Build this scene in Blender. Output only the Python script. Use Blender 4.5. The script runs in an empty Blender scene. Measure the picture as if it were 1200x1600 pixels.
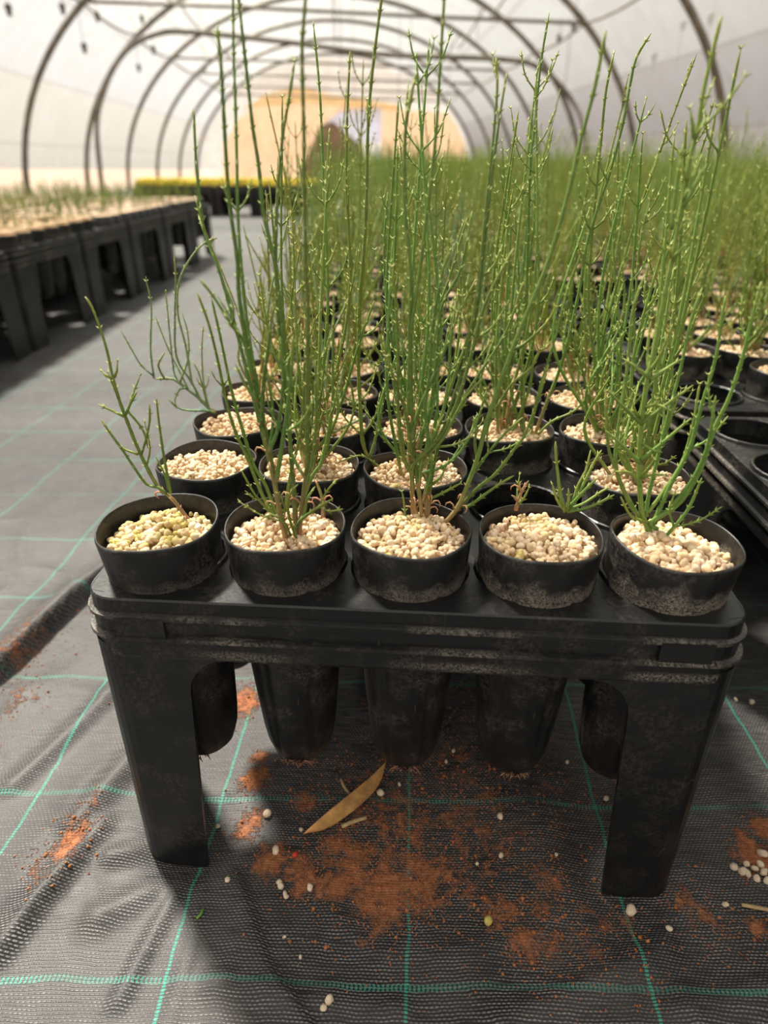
import bpy, math, random
import numpy as np
from math import sin, cos, radians, pi, sqrt
from mathutils import Matrix, Vector

# ------------------------------------------------------------------ camera
FPX = 1022.0
CAM_H, PITCH, YAW, ROLL = 0.427, 28.07, -2.7, 0.1
scene = bpy.context.scene
COL = scene.collection
_p, _y, _r = radians(PITCH), radians(YAW), radians(ROLL)
FW = np.array([sin(_y)*cos(_p), cos(_y)*cos(_p), -sin(_p)])
_rt = np.array([cos(_y), -sin(_y), 0.0]); _up = np.cross(_rt, FW)
RT = _rt*cos(_r)+_up*sin(_r); UP = _up*cos(_r)-_rt*sin(_r)
CP = np.array([0, 0, CAM_H])
cam_d = bpy.data.cameras.new('camera'); cam = bpy.data.objects.new('camera', cam_d); COL.objects.link(cam)
cam_d.sensor_fit = 'VERTICAL'; cam_d.sensor_height = 36.0; cam_d.sensor_width = 27.0
cam_d.lens = FPX/1600*36.0
cam_d.clip_start = 0.01; cam_d.clip_end = 200
M = Matrix(((RT[0], UP[0], -FW[0], 0), (RT[1], UP[1], -FW[1], 0), (RT[2], UP[2], -FW[2], CAM_H), (0, 0, 0, 1)))
cam.matrix_world = M
cam_d.dof.use_dof = True
cam_d.dof.focus_distance = 0.40
cam_d.dof.aperture_fstop = 5.6
scene.camera = cam

def ray(x, y): return FW+RT*(x-600)/FPX-UP*(y-800)/FPX
def at_z(x, y, z): d = ray(x, y); return CP+d*((z-CAM_H)/d[2])
def at_y(x, y, Y): d = ray(x, y); return CP+d*(Y/d[1])
def proj(P):
    v = np.asarray(P, float)-CP; z = v@FW
    return 600+FPX*(v@RT)/z, 800-FPX*(v@UP)/z, z

# ------------------------------------------------------------------ light
world = bpy.data.worlds.new('World'); scene.world = world; world.use_nodes = True
bg = world.node_tree.nodes['Background']
bg.inputs[0].default_value = (0.94, 0.97, 1.0, 1); bg.inputs[1].default_value = 0.38
sun_d = bpy.data.lights.new('sun', 'SUN'); sun = bpy.data.objects.new('sun_offscreen', sun_d); COL.objects.link(sun)
sun_d.energy = 10.0; sun_d.angle = radians(7); sun_d.color = (1.0, 0.965, 0.91)
_sd = Vector((0.37, -0.47, -0.86)).normalized()      # direction the light travels
sun.rotation_euler = _sd.to_track_quat('-Z', 'Y').to_euler()
vs = scene.view_settings
vs.view_transform = 'Standard'; vs.look = 'None'; vs.exposure = 0.50; vs.gamma = 1.0; vs.use_curve_mapping = False
scene.cycles.use_denoising = True
scene.cycles.max_bounces = 8; scene.cycles.transparent_max_bounces = 12

# ------------------------------------------------------------------ helpers
class MB:
    def __init__(s): s.v = []; s.f = []; s.c = []; s.n = 0
    def add(s, verts, faces, col=None):
        verts = np.asarray(verts, float); o = s.n
        s.v.append(verts); s.n += len(verts)
        s.f.extend([tuple(i+o for i in f) for f in faces])
        if col is None: col = (1, 1, 1)
        col = np.asarray(col, float)
        if col.ndim == 1: col = np.tile(col, (len(verts), 1))
        s.c.append(col)
    def mesh(s, name, mat=None, smooth=True, color=False):
        me = bpy.data.meshes.new(name)
        V = np.concatenate(s.v) if s.v else np.zeros((0, 3))
        me.from_pydata(V.tolist(), [], s.f)
        if color:
            at = me.color_attributes.new('Col', 'FLOAT_COLOR', 'POINT')
            C = np.ones((len(V), 4)); C[:, :3] = np.concatenate(s.c)
            at.data.foreach_set('color', C.ravel())
        if smooth and len(me.polygons): me.polygons.foreach_set('use_smooth', [True]*len(me.polygons))
        if mat: me.materials.append(mat)
        me.update(); return me

def link(name, me, parent=None, loc=None, rotz=0):
    o = bpy.data.objects.new(name, me); COL.objects.link(o)
    if parent: o.parent = parent
    if loc is not None: o.location = tuple(float(v) for v in loc)
    if rotz: o.rotation_euler = (0, 0, rotz)
    return o
def tag(o, label=None, cat=None, group=None, kind=None):
    if label: o['label'] = label
    if cat: o['category'] = cat
    if group: o['group'] = group
    if kind: o['kind'] = kind
    return o

def tube(mb, pts, rad, k=5, col=None, cap=True):
    P = np.asarray(pts, float); n = len(P)
    R = np.full(n, rad) if np.isscalar(rad) else np.asarray(rad, float)
    T = np.gradient(P, axis=0); T /= (np.linalg.norm(T, axis=1)[:, None]+1e-12)
    ref = np.array([0.31, 0.95, 0.05]) if abs(T[:, 2]).mean() > .6 else np.array([0.05, 0.03, 1.0])
    A = np.cross(T, ref); A /= (np.linalg.norm(A, axis=1)[:, None]+1e-12)
    B = np.cross(T, A)
    a = np.arange(k)*2*pi/k
    V = (P[:, None, :]+R[:, None, None]*(A[:, None, :]*np.cos(a)[None, :, None]+B[:, None, :]*np.sin(a)[None, :, None])).reshape(-1, 3)
    F = []
    for i in range(n-1):
        for j in range(k):
            j2 = (j+1) % k
            F.append((i*k+j, i*k+j2, (i+1)*k+j2, (i+1)*k+j))
    if cap: F.append(tuple(range(k-1, -1, -1))); F.append(tuple((n-1)*k+j for j in range(k)))
    if col is not None:
        col = np.asarray(col, float)
        if col.ndim == 2: col = np.repeat(col, k, axis=0)
    mb.add(V, F, col)

def box(mb, lo, hi):
    x0, y0, z0 = lo; x1, y1, z1 = hi
    mb.add([(x0, y0, z0), (x1, y0, z0), (x1, y1, z0), (x0, y1, z0), (x0, y0, z1), (x1, y0, z1), (x1, y1, z1), (x0, y1, z1)],
           [(0, 3, 2, 1), (4, 5, 6, 7), (0, 1, 5, 4), (1, 2, 6, 5), (2, 3, 7, 6), (3, 0, 4, 7)])

def smooth_poly(pts, step=0.004):
    """Catmull-Rom resample of a 3-D polyline"""
    P = np.asarray(pts, float)
    if len(P) == 2: P = np.array([P[0], (P[0]+P[1])/2, P[1]])
    E_ = np.vstack([2*P[0]-P[1], P, 2*P[-1]-P[-2]]); out = []
    for i in range(1, len(E_)-2):
        L = np.linalg.norm(E_[i+1]-E_[i]); m = max(1, int(round(L/step)))
        for t in np.arange(m)/m:
            a, b, c, d = E_[i-1], E_[i], E_[i+1], E_[i+2]
            out.append(.5*((2*b)+(-a+c)*t+(2*a-5*b+4*c-d)*t*t+(-a+3*b-3*c+d)*t**3))
    out.append(P[-1]); return np.array(out)

def vnoise(x, y, seed=0):
    """smooth value noise, numpy"""
    xi = np.floor(x).astype(int); yi = np.floor(y).astype(int); fx = x-xi; fy = y-yi
    def h(a, b):
        n = np.sin(a*127.1+b*311.7+seed*74.7)*43758.5453
        return n-np.floor(n)
    u = fx*fx*(3-2*fx); v = fy*fy*(3-2*fy)
    return (h(xi, yi)*(1-u)+h(xi+1, yi)*u)*(1-v)+(h(xi, yi+1)*(1-u)+h(xi+1, yi+1)*u)*v

# ------------------------------------------------------------------ materials
def mat_new(name):
    m = bpy.data.materials.new(name); m.use_nodes = True
    nt = m.node_tree; return m, nt, nt.nodes['Principled BSDF']
def N(nt, t, **kw):
    n = nt.nodes.new(t)
    for k, v in kw.items():
        if k.startswith('i_'):
            key = k[2:]; key = int(key) if key.isdigit() else key
            n.inputs[key].default_value = v
        else: setattr(n, k, v)
    return n
def ramp(nt, fac, stops, interp='LINEAR'):
    r = nt.nodes.new('ShaderNodeValToRGB'); r.color_ramp.interpolation = interp
    e = r.color_ramp.elements
    while len(e) < len(stops): e.new(0.5)
    for i, (p, c) in enumerate(stops):
        e[i].position = p; e[i].color = (c, c, c, 1) if np.isscalar(c) else (*c, 1)
    nt.links.new(fac, r.inputs[0]); return r.outputs[0]
def mth(nt, op, a, b=None, c=None, clamp=False):
    n = nt.nodes.new('ShaderNodeMath'); n.operation = op; n.use_clamp = clamp
    for i, v in enumerate((a, b, c)):
        if v is None: continue
        if isinstance(v, (int, float)): n.inputs[i].default_value = v
        else: nt.links.new(v, n.inputs[i])
    return n.outputs[0]
def mixc(nt, fac, a, b, mode='MIX'):
    n = nt.nodes.new('ShaderNodeMix'); n.data_type = 'RGBA'; n.blend_type = mode
    for s, v in ((0, fac), (6, a), (7, b)):
        if isinstance(v, (int, float)): n.inputs[s].default_value = v
        elif isinstance(v, tuple): n.inputs[s].default_value = (*v, 1)
        else: nt.links.new(v, n.inputs[s])
    return n.outputs[2]
def noise(nt, vec, scale, detail=4, rough=.55):
    n = nt.nodes.new('ShaderNodeTexNoise'); n.inputs['Scale'].default_value = scale
    n.inputs['Detail'].default_value = detail; n.inputs['Roughness'].default_value = rough
    nt.links.new(vec, n.inputs['Vector']); return n.outputs[0]
def objco(nt): return nt.nodes.new('ShaderNodeTexCoord').outputs['Object']

def plastic(name, dirt_band=None, base=(.0072, .0075, .0083), rough=.42, dusty=.5, scale_line=None, vary=None):
    m, nt, b = mat_new(name); L = nt.links
    co = objco(nt)
    big = noise(nt, co, 38, 5); fine = noise(nt, co, 420, 4, .7)
    dust = mth(nt, 'MULTIPLY', ramp(nt, big, [(.45, 0), (.72, 1)]), ramp(nt, fine, [(.42, 0), (.68, 1)]))
    dust = mth(nt, 'MULTIPLY', dust, dusty)
    # long pale scuffs
    mp = nt.nodes.new('ShaderNodeMapping'); mp.inputs['Scale'].default_value = (260, 260, 22); mp.inputs['Rotation'].default_value = (.12, .1, .3)
    L.new(co, mp.inputs[0]); sc = noise(nt, mp.outputs[0], 1.0, 3, .6)
    scr = mth(nt, 'MULTIPLY', ramp(nt, sc, [(.70, 0), (.76, 1)]), .22*dusty*2)
    fac = mth(nt, 'ADD', dust, scr, clamp=True)
    if scale_line:  # crust of lime along the lower edge
        s4 = nt.nodes.new('ShaderNodeSeparateXYZ'); L.new(co, s4.inputs[0])
        dl = None
        for q, zl in enumerate(scale_line):
            d1 = mth(nt, 'MULTIPLY', mth(nt, 'ABSOLUTE', mth(nt, 'SUBTRACT', s4.outputs[2], zl)), 1.0 if q == 0 else 2.2)
            dl = d1 if dl is None else mth(nt, 'MINIMUM', dl, d1)
        ln = mth(nt, 'MULTIPLY', ramp(nt, mth(nt, 'DIVIDE', dl, .0045), [(.3, 1), (1, 0)]), mth(nt, 'MULTIPLY', ramp(nt, noise(nt, co, 14, 3), [(.45, 0), (.6, 1)]), ramp(nt, noise(nt, co, 600, 4, .8), [(.42, 0), (.62, .75)])))
        fac = mth(nt, 'MAXIMUM', fac, ln)
    if dirt_band:
        sp = nt.nodes.new('ShaderNodeSeparateXYZ'); L.new(co, sp.inputs[0])
        z0, z1 = dirt_band
        t = mth(nt, 'DIVIDE', mth(nt, 'SUBTRACT', sp.outputs[2], z0), z1-z0)
        t = mth(nt, 'ADD', t, mth(nt, 'MULTIPLY', mth(nt, 'SUBTRACT', noise(nt, co, 60, 3), .5), 1.3))
        oi = nt.nodes.new('ShaderNodeObjectInfo')
        band = mth(nt, 'MULTIPLY', ramp(nt, t, [(0.0, .0), (.08, .75), (.45, .6), (.75, .0)]), ramp(nt, oi.outputs['Random'], [(.2, .1), (.9, 1)] if vary is None else [(0, vary), (1, vary)]))
        ft = ramp(nt, mth(nt, 'ADD', sp.outputs[2], mth(nt, 'MULTIPLY', mth(nt, 'SUBTRACT', noise(nt, co, 110, 4), .5), .02)), [(.002, .6), (.008, 0)])
        band = mth(nt, 'MAXIMUM', band, ft)
        sand = ramp(nt, noise(nt, co, 900, 3, .8), [(.40, 0), (.60, 1)])
        fac = mth(nt, 'MAXIMUM', fac, mth(nt, 'MULTIPLY', band, sand))
    col = mixc(nt, fac, base, (.31, .265, .22))
    L.new(col, b.inputs['Base Color'])
    r = mth(nt, 'ADD', mth(nt, 'MULTIPLY', fac, .4), mth(nt, 'ADD', mth(nt, 'MULTIPLY', big, .22), rough-.11))
    L.new(r, b.inputs['Roughness'])
    b.inputs['Specular IOR Level'].default_value = .45
    bm_ = N(nt, 'ShaderNodeBump', i_Strength=.12, i_Distance=.001); L.new(fine, bm_.inputs['Height']); L.new(bm_.outputs[0], b.inputs['Normal'])
    return m
M_TRAY = plastic('tray_plastic', rough=.34, dusty=.2)
M_RIM = plastic('tray_rim_plastic', rough=.34, dusty=.25, scale_line=(.2226-.0345, .2226-.0235, .2226-.0105))
M_POT_F = [plastic('pot_plastic_front', dirt_band=(.138, z1), rough=.42, dusty=.35, vary=v) for z1, v in ((.160, .55), (.164, .8), (.166, .9), (.170, 1.2), (.174, 1.3))]
M_POT = plastic('pot_plastic', dirt_band=(.140, .172), rough=.42, dusty=.3)

def gravel_mat(name, green):
    m, nt, b = mat_new(name); L = nt.links
    g = nt.nodes.new('ShaderNodeNewGeometry'); rnd = g.outputs['Random Per Island']
    c1 = ramp(nt, rnd, [(0, (.60, .42, .24)), (.2, (.71, .53, .34)), (.4, (.78, .62, .45)), (.6, (.64, .45, .25)), (.8, (.80, .67, .52)), (1, (.70, .46, .28))])
    c2 = ramp(nt, mth(nt, 'FRACT', mth(nt, 'MULTIPLY', rnd, 7.31)), [(0, (.38, .32, .05)), (.5, (.58, .47, .11)), (1, (.30, .29, .05))])
    co = objco(nt)
    patch = noise(nt, co, 55, 2)
    lo = .72-.42*green
    f = mth(nt, 'MULTIPLY', ramp(nt, patch, [(lo, 0), (lo+.14, 1)]), ramp(nt, mth(nt, 'FRACT', mth(nt, 'MULTIPLY', rnd, 3.7)), [(.25, .15), (.8, .85)]))
    col = mixc(nt, f, c1, c2)
    sp = noise(nt, co, 700, 3, .6)
    col = mixc(nt, mth(nt, 'MULTIPLY', ramp(nt, sp, [(.5, 0), (.75, 1)]), .35), col, (.50, .34, .20))
    L.new(col, b.inputs['Base Color']); b.inputs['Roughness'].default_value = .78; b.inputs['Specular IOR Level'].default_value = .25
    bm_ = N(nt, 'ShaderNodeBump', i_Strength=.5, i_Distance=.0008); L.new(sp, bm_.inputs['Height']); L.new(bm_.outputs[0], b.inputs['Normal'])
    return m
M_GRAV = gravel_mat('gravel_cream', .28); M_GRAV_G = gravel_mat('gravel_mossy', .85); M_GRAV_Y = gravel_mat('gravel_patchy', .52)

def stem_mat():
    m, nt, b = mat_new('green_stem'); L = nt.links
    a = N(nt, 'ShaderNodeAttribute', attribute_name='Col'); co = objco(nt)
    v = mth(nt, 'ADD', mth(nt, 'MULTIPLY', noise(nt, co, 260, 3), .7), .65)
    oi = nt.nodes.new('ShaderNodeObjectInfo')
    hs = N(nt, 'ShaderNodeHueSaturation'); L.new(a.outputs[0], hs.inputs['Color'])
    L.new(mth(nt, 'ADD', mth(nt, 'MULTIPLY', oi.outputs['Random'], .045), .455), hs.inputs['Hue'])
    L.new(v, hs.inputs['Value'])
    L.new(hs.outputs[0], b.inputs['Base Color'])
    b.inputs['Roughness'].default_value = .5; b.inputs['Specular IOR Level'].default_value = .35
    tr = N(nt, 'ShaderNodeBsdfTranslucent'); L.new(hs.outputs[0], tr.inputs[0])
    mx = N(nt, 'ShaderNodeMixShader', i_0=.22); L.new(b.outputs[0], mx.inputs[1]); L.new(tr.outputs[0], mx.inputs[2])
    L.new(mx.outputs[0], nt.nodes['Material Output'].inputs[0]); return m
M_STEM = stem_mat()

def pipe_mat(name, col, rough=.5, metal=.3):
    m, nt, b = mat_new(name); L = nt.links; co = objco(nt)
    n = noise(nt, co, 9, 5, .65)
    L.new(mixc(nt, ramp(nt, n, [(.35, 0), (.7, 1)]), tuple(c*.65 for c in col), tuple(min(1, c*1.35) for c in col)), b.inputs['Base Color'])
    b.inputs['Roughness'].default_value = rough; b.inputs['Metallic'].default_value = metal; return m
M_PIPE = pipe_mat('galvanised_pipe', (.20, .175, .14)); M_WIRE = pipe_mat('drop_line', (.10, .09, .08), .6, 0)

def film_mat(name, cols, transp=.72, seams=(), seam_w=.012):
    """greenhouse film: cols = [(height m, colour)]"""
    m, nt, b = mat_new(name); L = nt.links; nt.nodes.remove(b); co = objco(nt)
    sp = nt.nodes.new('ShaderNodeSeparateXYZ'); L.new(co, sp.inputs[0])
    n1 = noise(nt, co, .8, 4); n2 = noise(nt, co, 4.5, 5, .6)
    z = mth(nt, 'ADD', sp.outputs[2], mth(nt, 'MULTIPLY', mth(nt, 'SUBTRACT', n1, .5), .06))
    c = ramp(nt, mth(nt, 'DIVIDE', z, 3.0), [(h/3.0, k) for h, k in cols])
    c = mixc(nt, mth(nt, 'MULTIPLY', ramp(nt, n2, [(.35, 1), (.7, 0)]), .22), c, (.60, .50, .36))
    for h in seams:
        d = mth(nt, 'ABSOLUTE', mth(nt, 'SUBTRACT', sp.outputs[2], h))
        c = mixc(nt, mth(nt, 'MULTIPLY', mth(nt, 'LESS_THAN', d, seam_w), .35), c, (.45, .38, .30))
    tl = N(nt, 'ShaderNodeBsdfTranslucent'); L.new(c, tl.inputs[0])
    df = N(nt, 'ShaderNodeBsdfDiffuse'); L.new(c, df.inputs[0])
    tp = N(nt, 'ShaderNodeBsdfTransparent'); L.new(c, tp.inputs[0])
    m1 = N(nt, 'ShaderNodeMixShader', i_0=.22); L.new(tl.outputs[0], m1.inputs[1]); L.new(df.outputs[0], m1.inputs[2])
    m2 = N(nt, 'ShaderNodeMixShader', i_0=transp); L.new(m1.outputs[0], m2.inputs[1]); L.new(tp.outputs[0], m2.inputs[2])
    L.new(m2.outputs[0], nt.nodes['Material Output'].inputs[0]); return m
CRM = (.90, .86, .78)
M_FILM_L = film_mat('film_left', [(0, (.85, .80, .72)), (1.24, (.85, .80, .72)), (1.26, (.83, .82, .80)), (3, (.83, .82, .80))], seams=(.62, 1.25, 1.9))
M_FILM_T = film_mat('film_roof', [(0, (.92, .90, .84)), (3, (.92, .90, .84))], seams=(2.2,))
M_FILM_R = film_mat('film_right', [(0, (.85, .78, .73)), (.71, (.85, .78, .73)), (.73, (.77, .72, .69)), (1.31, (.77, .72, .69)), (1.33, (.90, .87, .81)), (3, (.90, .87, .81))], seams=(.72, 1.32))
M_FILM_E = film_mat('film_end', [(0, (.88, .86, .83)), (3, (.88, .86, .83))], seams=(1.95, 2.1, 2.25, 2.4), seam_w=.02)
M_CANVAS = film_mat('tan_canvas', [(0, (.95, .82, .70)), (3, (.95, .82, .70))], transp=.6)
M_CANVAS_B = film_mat('ochre_canvas', [(0, (.87, .75, .56)), (3, (.87, .75, .56))], transp=.6)
M_BLUE = film_mat('bluish_film', [(0, (.82, .86, .99)), (3, (.82, .86, .99))], transp=.75)

def simple(name, col, rough=.7, nscale=0, var=.3, spec=.3):
    m, nt, b = mat_new(name); L = nt.links
    if nscale:
        n = noise(nt, objco(nt), nscale, 4, .6)
        L.new(mixc(nt, ramp(nt, n, [(.3, 0), (.7, 1)]), tuple(c*(1-var) for c in col), tuple(min(1, c*(1+var)) for c in col)), b.inputs['Base Color'])
    else: b.inputs['Base Color'].default_value = (*col, 1)
    b.inputs['Roughness'].default_value = rough; b.inputs['Specular IOR Level'].default_value = spec; return m
M_SOILOUT = simple('red_earth', (.36, .25, .18), .95, .6)
M_SOIL = simple('orange_soil', (.36, .135, .055), .95, 300, .5)
M_LEAF = simple('dry_leaf', (.62, .33, .12), .55, 120, .35)
M_TWIG = simple('dry_twig', (.52, .36, .19), .7, 200, .3)
M_PEB = simple('pale_pebble', (.74, .60, .44), .75, 220, .2); M_PEB_Y = simple('yellow_pebble', (.62, .52, .14), .7, 220, .25)
M_RED = simple('red_chip', (.55, .06, .03), .6, 100, .2); M_GREENBIT = simple('green_snippet', (.16, .33, .05), .5, 200, .3)
M_HEAP = simple('brown_earth_heap', (.16, .095, .06), .95, 8, .5)
M_MOSS = simple('yellow_green_moss', (.72, .60, .08), .9, 160, .35)

# ---- weed mat ----
SX0, SXP, SY0, SYP = .004, .1405, .2055, .1265
def mat_floor():
    m, nt, b = mat_new('woven_weed_mat'); L = nt.links; co = objco(nt)
    sp = nt.nodes.new('ShaderNodeSeparateXYZ'); L.new(co, sp.inputs[0]); X, Y = sp.outputs[0], sp.outputs[1]
    w1 = noise(nt, co, 9, 2); w2 = noise(nt, co, 70, 2)
    wob = mth(nt, 'ADD', mth(nt, 'MULTIPLY', mth(nt, 'SUBTRACT', w1, .5), .012), mth(nt, 'MULTIPLY', mth(nt, 'SUBTRACT', w2, .5), .0025))
    Xw = mth(nt, 'ADD', X, wob); Yw = mth(nt, 'ADD', mth(nt, 'SUBTRACT', Y, mth(nt, 'MULTIPLY', X, .03)), wob)
    def stripe(c, c0, per, hw):
        t = mth(nt, 'SUBTRACT', mth(nt, 'FRACT', mth(nt, 'ADD', mth(nt, 'DIVIDE', mth(nt, 'SUBTRACT', c, c0), per), .5)), .5)
        return mth(nt, 'LESS_THAN', mth(nt, 'ABSOLUTE', t), hw/per)
    weft = mth(nt, 'SINE', mth(nt, 'MULTIPLY', Yw, 2*pi/.0019)); warp = mth(nt, 'SINE', mth(nt, 'MULTIPLY', Xw, 2*pi/.0034))
    sv = mth(nt, 'MULTIPLY', stripe(Xw, SX0, SXP, .0010), mth(nt, 'GREATER_THAN', weft, -.55))
    sh = mth(nt, 'MULTIPLY', stripe(Yw, SY0, SYP, .0019), mth(nt, 'GREATER_THAN', mth(nt, 'SINE', mth(nt, 'MULTIPLY', X, 2*pi/.0026)), -.2))
    shf = mth(nt, 'MULTIPLY', sh, ramp(nt, w1, [(.35, .15), (.6, .75)]))
    grn = mth(nt, 'MAXIMUM', sv, shf)
    pat = ramp(nt, noise(nt, co, 6, 4), [(.35, 0), (.7, 1)])
    row = mth(nt, 'FLOOR', mth(nt, 'ADD', mth(nt, 'DIVIDE', Yw, .0019), .25))
    dash = mth(nt, 'SINE', mth(nt, 'ADD', mth(nt, 'MULTIPLY', Xw, 2*pi/.0028), mth(nt, 'MULTIPLY', row, pi)))
    dash = ramp(nt, mth(nt, 'ADD', mth(nt, 'MULTIPLY', dash, .5), .5), [(.15, .25), (.55, 1)])
    thr = mth(nt, 'MULTIPLY', ramp(nt, mth(nt, 'ADD', mth(nt, 'MULTIPLY', weft, .5), .5), [(.25, 0), (.8, 1)]), dash)
    fib = noise(nt, co, 1500, 2, .6)
    ms = nt.nodes.new('ShaderNodeMapping'); ms.inputs['Scale'].default_value = (45, 420, 1); L.new(co, ms.inputs[0])
    stk = noise(nt, ms.outputs[0], 1.0, 3, .6)
    thr = mth(nt, 'MULTIPLY', thr, mth(nt, 'ADD', fib, .45))
    thr = mth(nt, 'MULTIPLY', thr, ramp(nt, stk, [(.32, .12), (.62, 1.0)]))
    thr = mth(nt, 'MULTIPLY', thr, ramp(nt, noise(nt, co, 17, 4, .6), [(.3, .35), (.65, 1.0)]))
    base = mixc(nt, thr, (.011, .011, .012), (.36, .345, .345))
    dusty = ramp(nt, noise(nt, co, 14, 5, .65), [(.45, 0), (.75, 1)])
    base = mixc(nt, mth(nt, 'MULTIPLY', dusty, .22), base, (.16, .13, .115))
    base = mixc(nt, mth(nt, 'MULTIPLY', grn, .85), base, (.045, .36, .27))
    # spilled soil: mask carried by the mesh, broken up by noise
    at = N(nt, 'ShaderNodeAttribute', attribute_name='soil')
    sn = noise(nt, co, 85, 6, .72)
    s = mth(nt, 'ADD', at.outputs['Fac'], mth(nt, 'MULTIPLY', mth(nt, 'SUBTRACT', sn, .5), 1.9))
    s = mth(nt, 'MULTIPLY', ramp(nt, s, [(.44, 0), (.72, 1)]), mth(nt, 'GREATER_THAN', at.outputs['Fac'], .02))
    sc = ramp(nt, noise(nt, co, 260, 5, .7), [(.25, (.15, .052, .024)), (.5, (.34, .125, .055)), (.75, (.50, .22, .11))])
    base = mixc(nt, s, base, sc)
    L.new(base, b.inputs['Base Color'])
    rgh = mth(nt, 'ADD', mth(nt, 'MULTIPLY', s, .45), mth(nt, 'ADD', mth(nt, 'MULTIPLY', pat, .10), .47))
    L.new(rgh, b.inputs['Roughness']); b.inputs['Specular IOR Level'].default_value = .42
    hgt = mth(nt, 'ADD', thr, mth(nt, 'MULTIPLY', s, mth(nt, 'ADD', sn, .8)))
    bm_ = N(nt, 'ShaderNodeBump', i_Strength=.7, i_Distance=.0014); L.new(hgt, bm_.inputs['Height']); L.new(bm_.outputs[0], b.inputs['Normal'])
    return m
M_FLOOR = mat_floor()

# ------------------------------------------------------------------ the setting: greenhouse
TH = radians(6.3); HA, HB = 3.68, 2.82
def house(u, v, z): return np.array([u*cos(TH)-v*sin(TH), u*sin(TH)+v*cos(TH), z])
def on_plane(x, y, v):
    n = np.array([-sin(TH), cos(TH), 0]); d = ray(x, y); P = CP+d*(v/(d@n)); r = np.array([cos(TH), sin(TH), 0])
    return float(P@r), float(P[2])
def arch(a):  # angle 0 (right foot) .. pi (left foot)
    return HA*cos(a), HB*sin(a)
V0, V1 = -5.9, 20.0
HOOPS = [-3.8, -1.7, .4, 2.5, 4.6, 6.7, 8.8, 10.9, 13.0, 15.1, 17.2, 19.3]

def film_part(name, a0, a1, mat):
    mb = MB(); na = 14; vs_ = np.arange(V0, V1+.01, .7)
    V = []
    for v in vs_:
        dist = min(abs(v-h) for h in HOOPS); sag = .035*min(1, dist/1.05)
        for i in range(na+1):
            a = a0+(a1-a0)*i/na; u, z = arch(a); k = 1-sag/3.2+.012
            V.append(house(u*k, v, z*k))
    n = na+1
    F = [(i*n+j, i*n+j+1, (i+1)*n+j+1, (i+1)*n+j) for i in range(len(vs_)-1) for j in range(na)]
    mb.add(V, F); o = link(name, mb.mesh(name, mat)); tag(o, kind='structure'); return o
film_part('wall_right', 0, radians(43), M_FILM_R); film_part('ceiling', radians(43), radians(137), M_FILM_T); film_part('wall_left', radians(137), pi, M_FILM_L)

def flat_poly(name, pts, v, mat, thick=.004, kind='structure'):
    """flat sheet of fabric hung in the plane v of the house"""
    mb = MB(); n = len(pts)
    V = [house(u, v, z) for u, z in pts]+[house(u, v+thick, z) for u, z in pts]
    F = [tuple(range(n)), tuple(range(2*n-1, n-1, -1))]+[(i, i+n, (i+1) % n+n, (i+1) % n) for i in range(n)]
    mb.add(V, F); o = link(name, mb.mesh(name, mat, smooth=False))
    if kind: tag(o, kind=kind)
    return o
flat_poly('wall_far', [arch(i*pi/32) for i in range(33)], 20.02, M_FILM_E)
flat_poly('wall_near', [arch(i*pi/32) for i in range(33)], -5.95, M_FILM_E)
# canvas along the foot of the far wall, its rolled ochre head and the bluish opening
def screen(px, v, mat, name, label, foot=()):
    pts = [on_plane(x, y, v) for x, y in px]
    for i in foot: pts[i] = (pts[i][0], 0.0)
    lim = lambda z: .965*HA*sqrt(max(0, 1-(z/HB)**2))
    pts = [(max(-lim(z), min(lim(z), u)), z) for u, z in pts]
    o = flat_poly(name, pts, v, mat, kind=None); tag(o, label, 'canvas')
screen([(345, 250), (352, 222), (372, 185), (410, 163), (480, 158), (540, 163), (530, 175), (507, 193), (520, 235), (520, 262)], 19.9, M_CANVAS, 'canvas_screen', 'large tan canvas screen hung at the far end beside the bluish opening', (0, 9))
screen([(596, 225), (597, 169), (528, 174), (540, 162), (620, 170), (715, 178), (740, 195), (740, 215), (740, 235), (740, 262), (596, 262)], 19.88, M_CANVAS, 'canvas_screen', 'tan canvas screen on the far side of the bluish opening', (9, 10))
oc = [on_plane(x, y, 19.8) for x, y in [(380, 172), (415, 146), (470, 137), (520, 148), (622, 164), (622, 173), (480, 160), (410, 166)]]
o = flat_poly('canvas_valance', oc, 19.8, M_CANVAS_B, kind=None); tag(o, 'ochre canvas head strip above the tan screen', 'canvas')
bl = [on_plane(x, y, 19.7) for x, y in [(506, 193), (528, 175), (560, 169), (597, 168), (596, 222), (560, 226), (530, 215)]]
flat_poly('window_1', bl, 19.7, M_BLUE)
fl = [on_plane(x, y, 19.6) for x, y in [(500, 196), (520, 190), (566, 228), (560, 300), (455, 300), (470, 268)]]
o = flat_poly('canvas_flap', fl, 19.6, simple('brown_flap', (.30, .19, .12), .9, 3, .4), kind=None); tag(o, 'brown canvas flap hanging below the bluish opening', 'canvas')

# outside ground
mb = MB(); mb.add([(-60, -60, -.06), (60, -60, -.06), (60, 60, -.06), (-60, 60, -.06)], [(0, 1, 2, 3)])
tag(link('ground', mb.mesh('ground', M_SOILOUT, False)), kind='structure')

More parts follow.
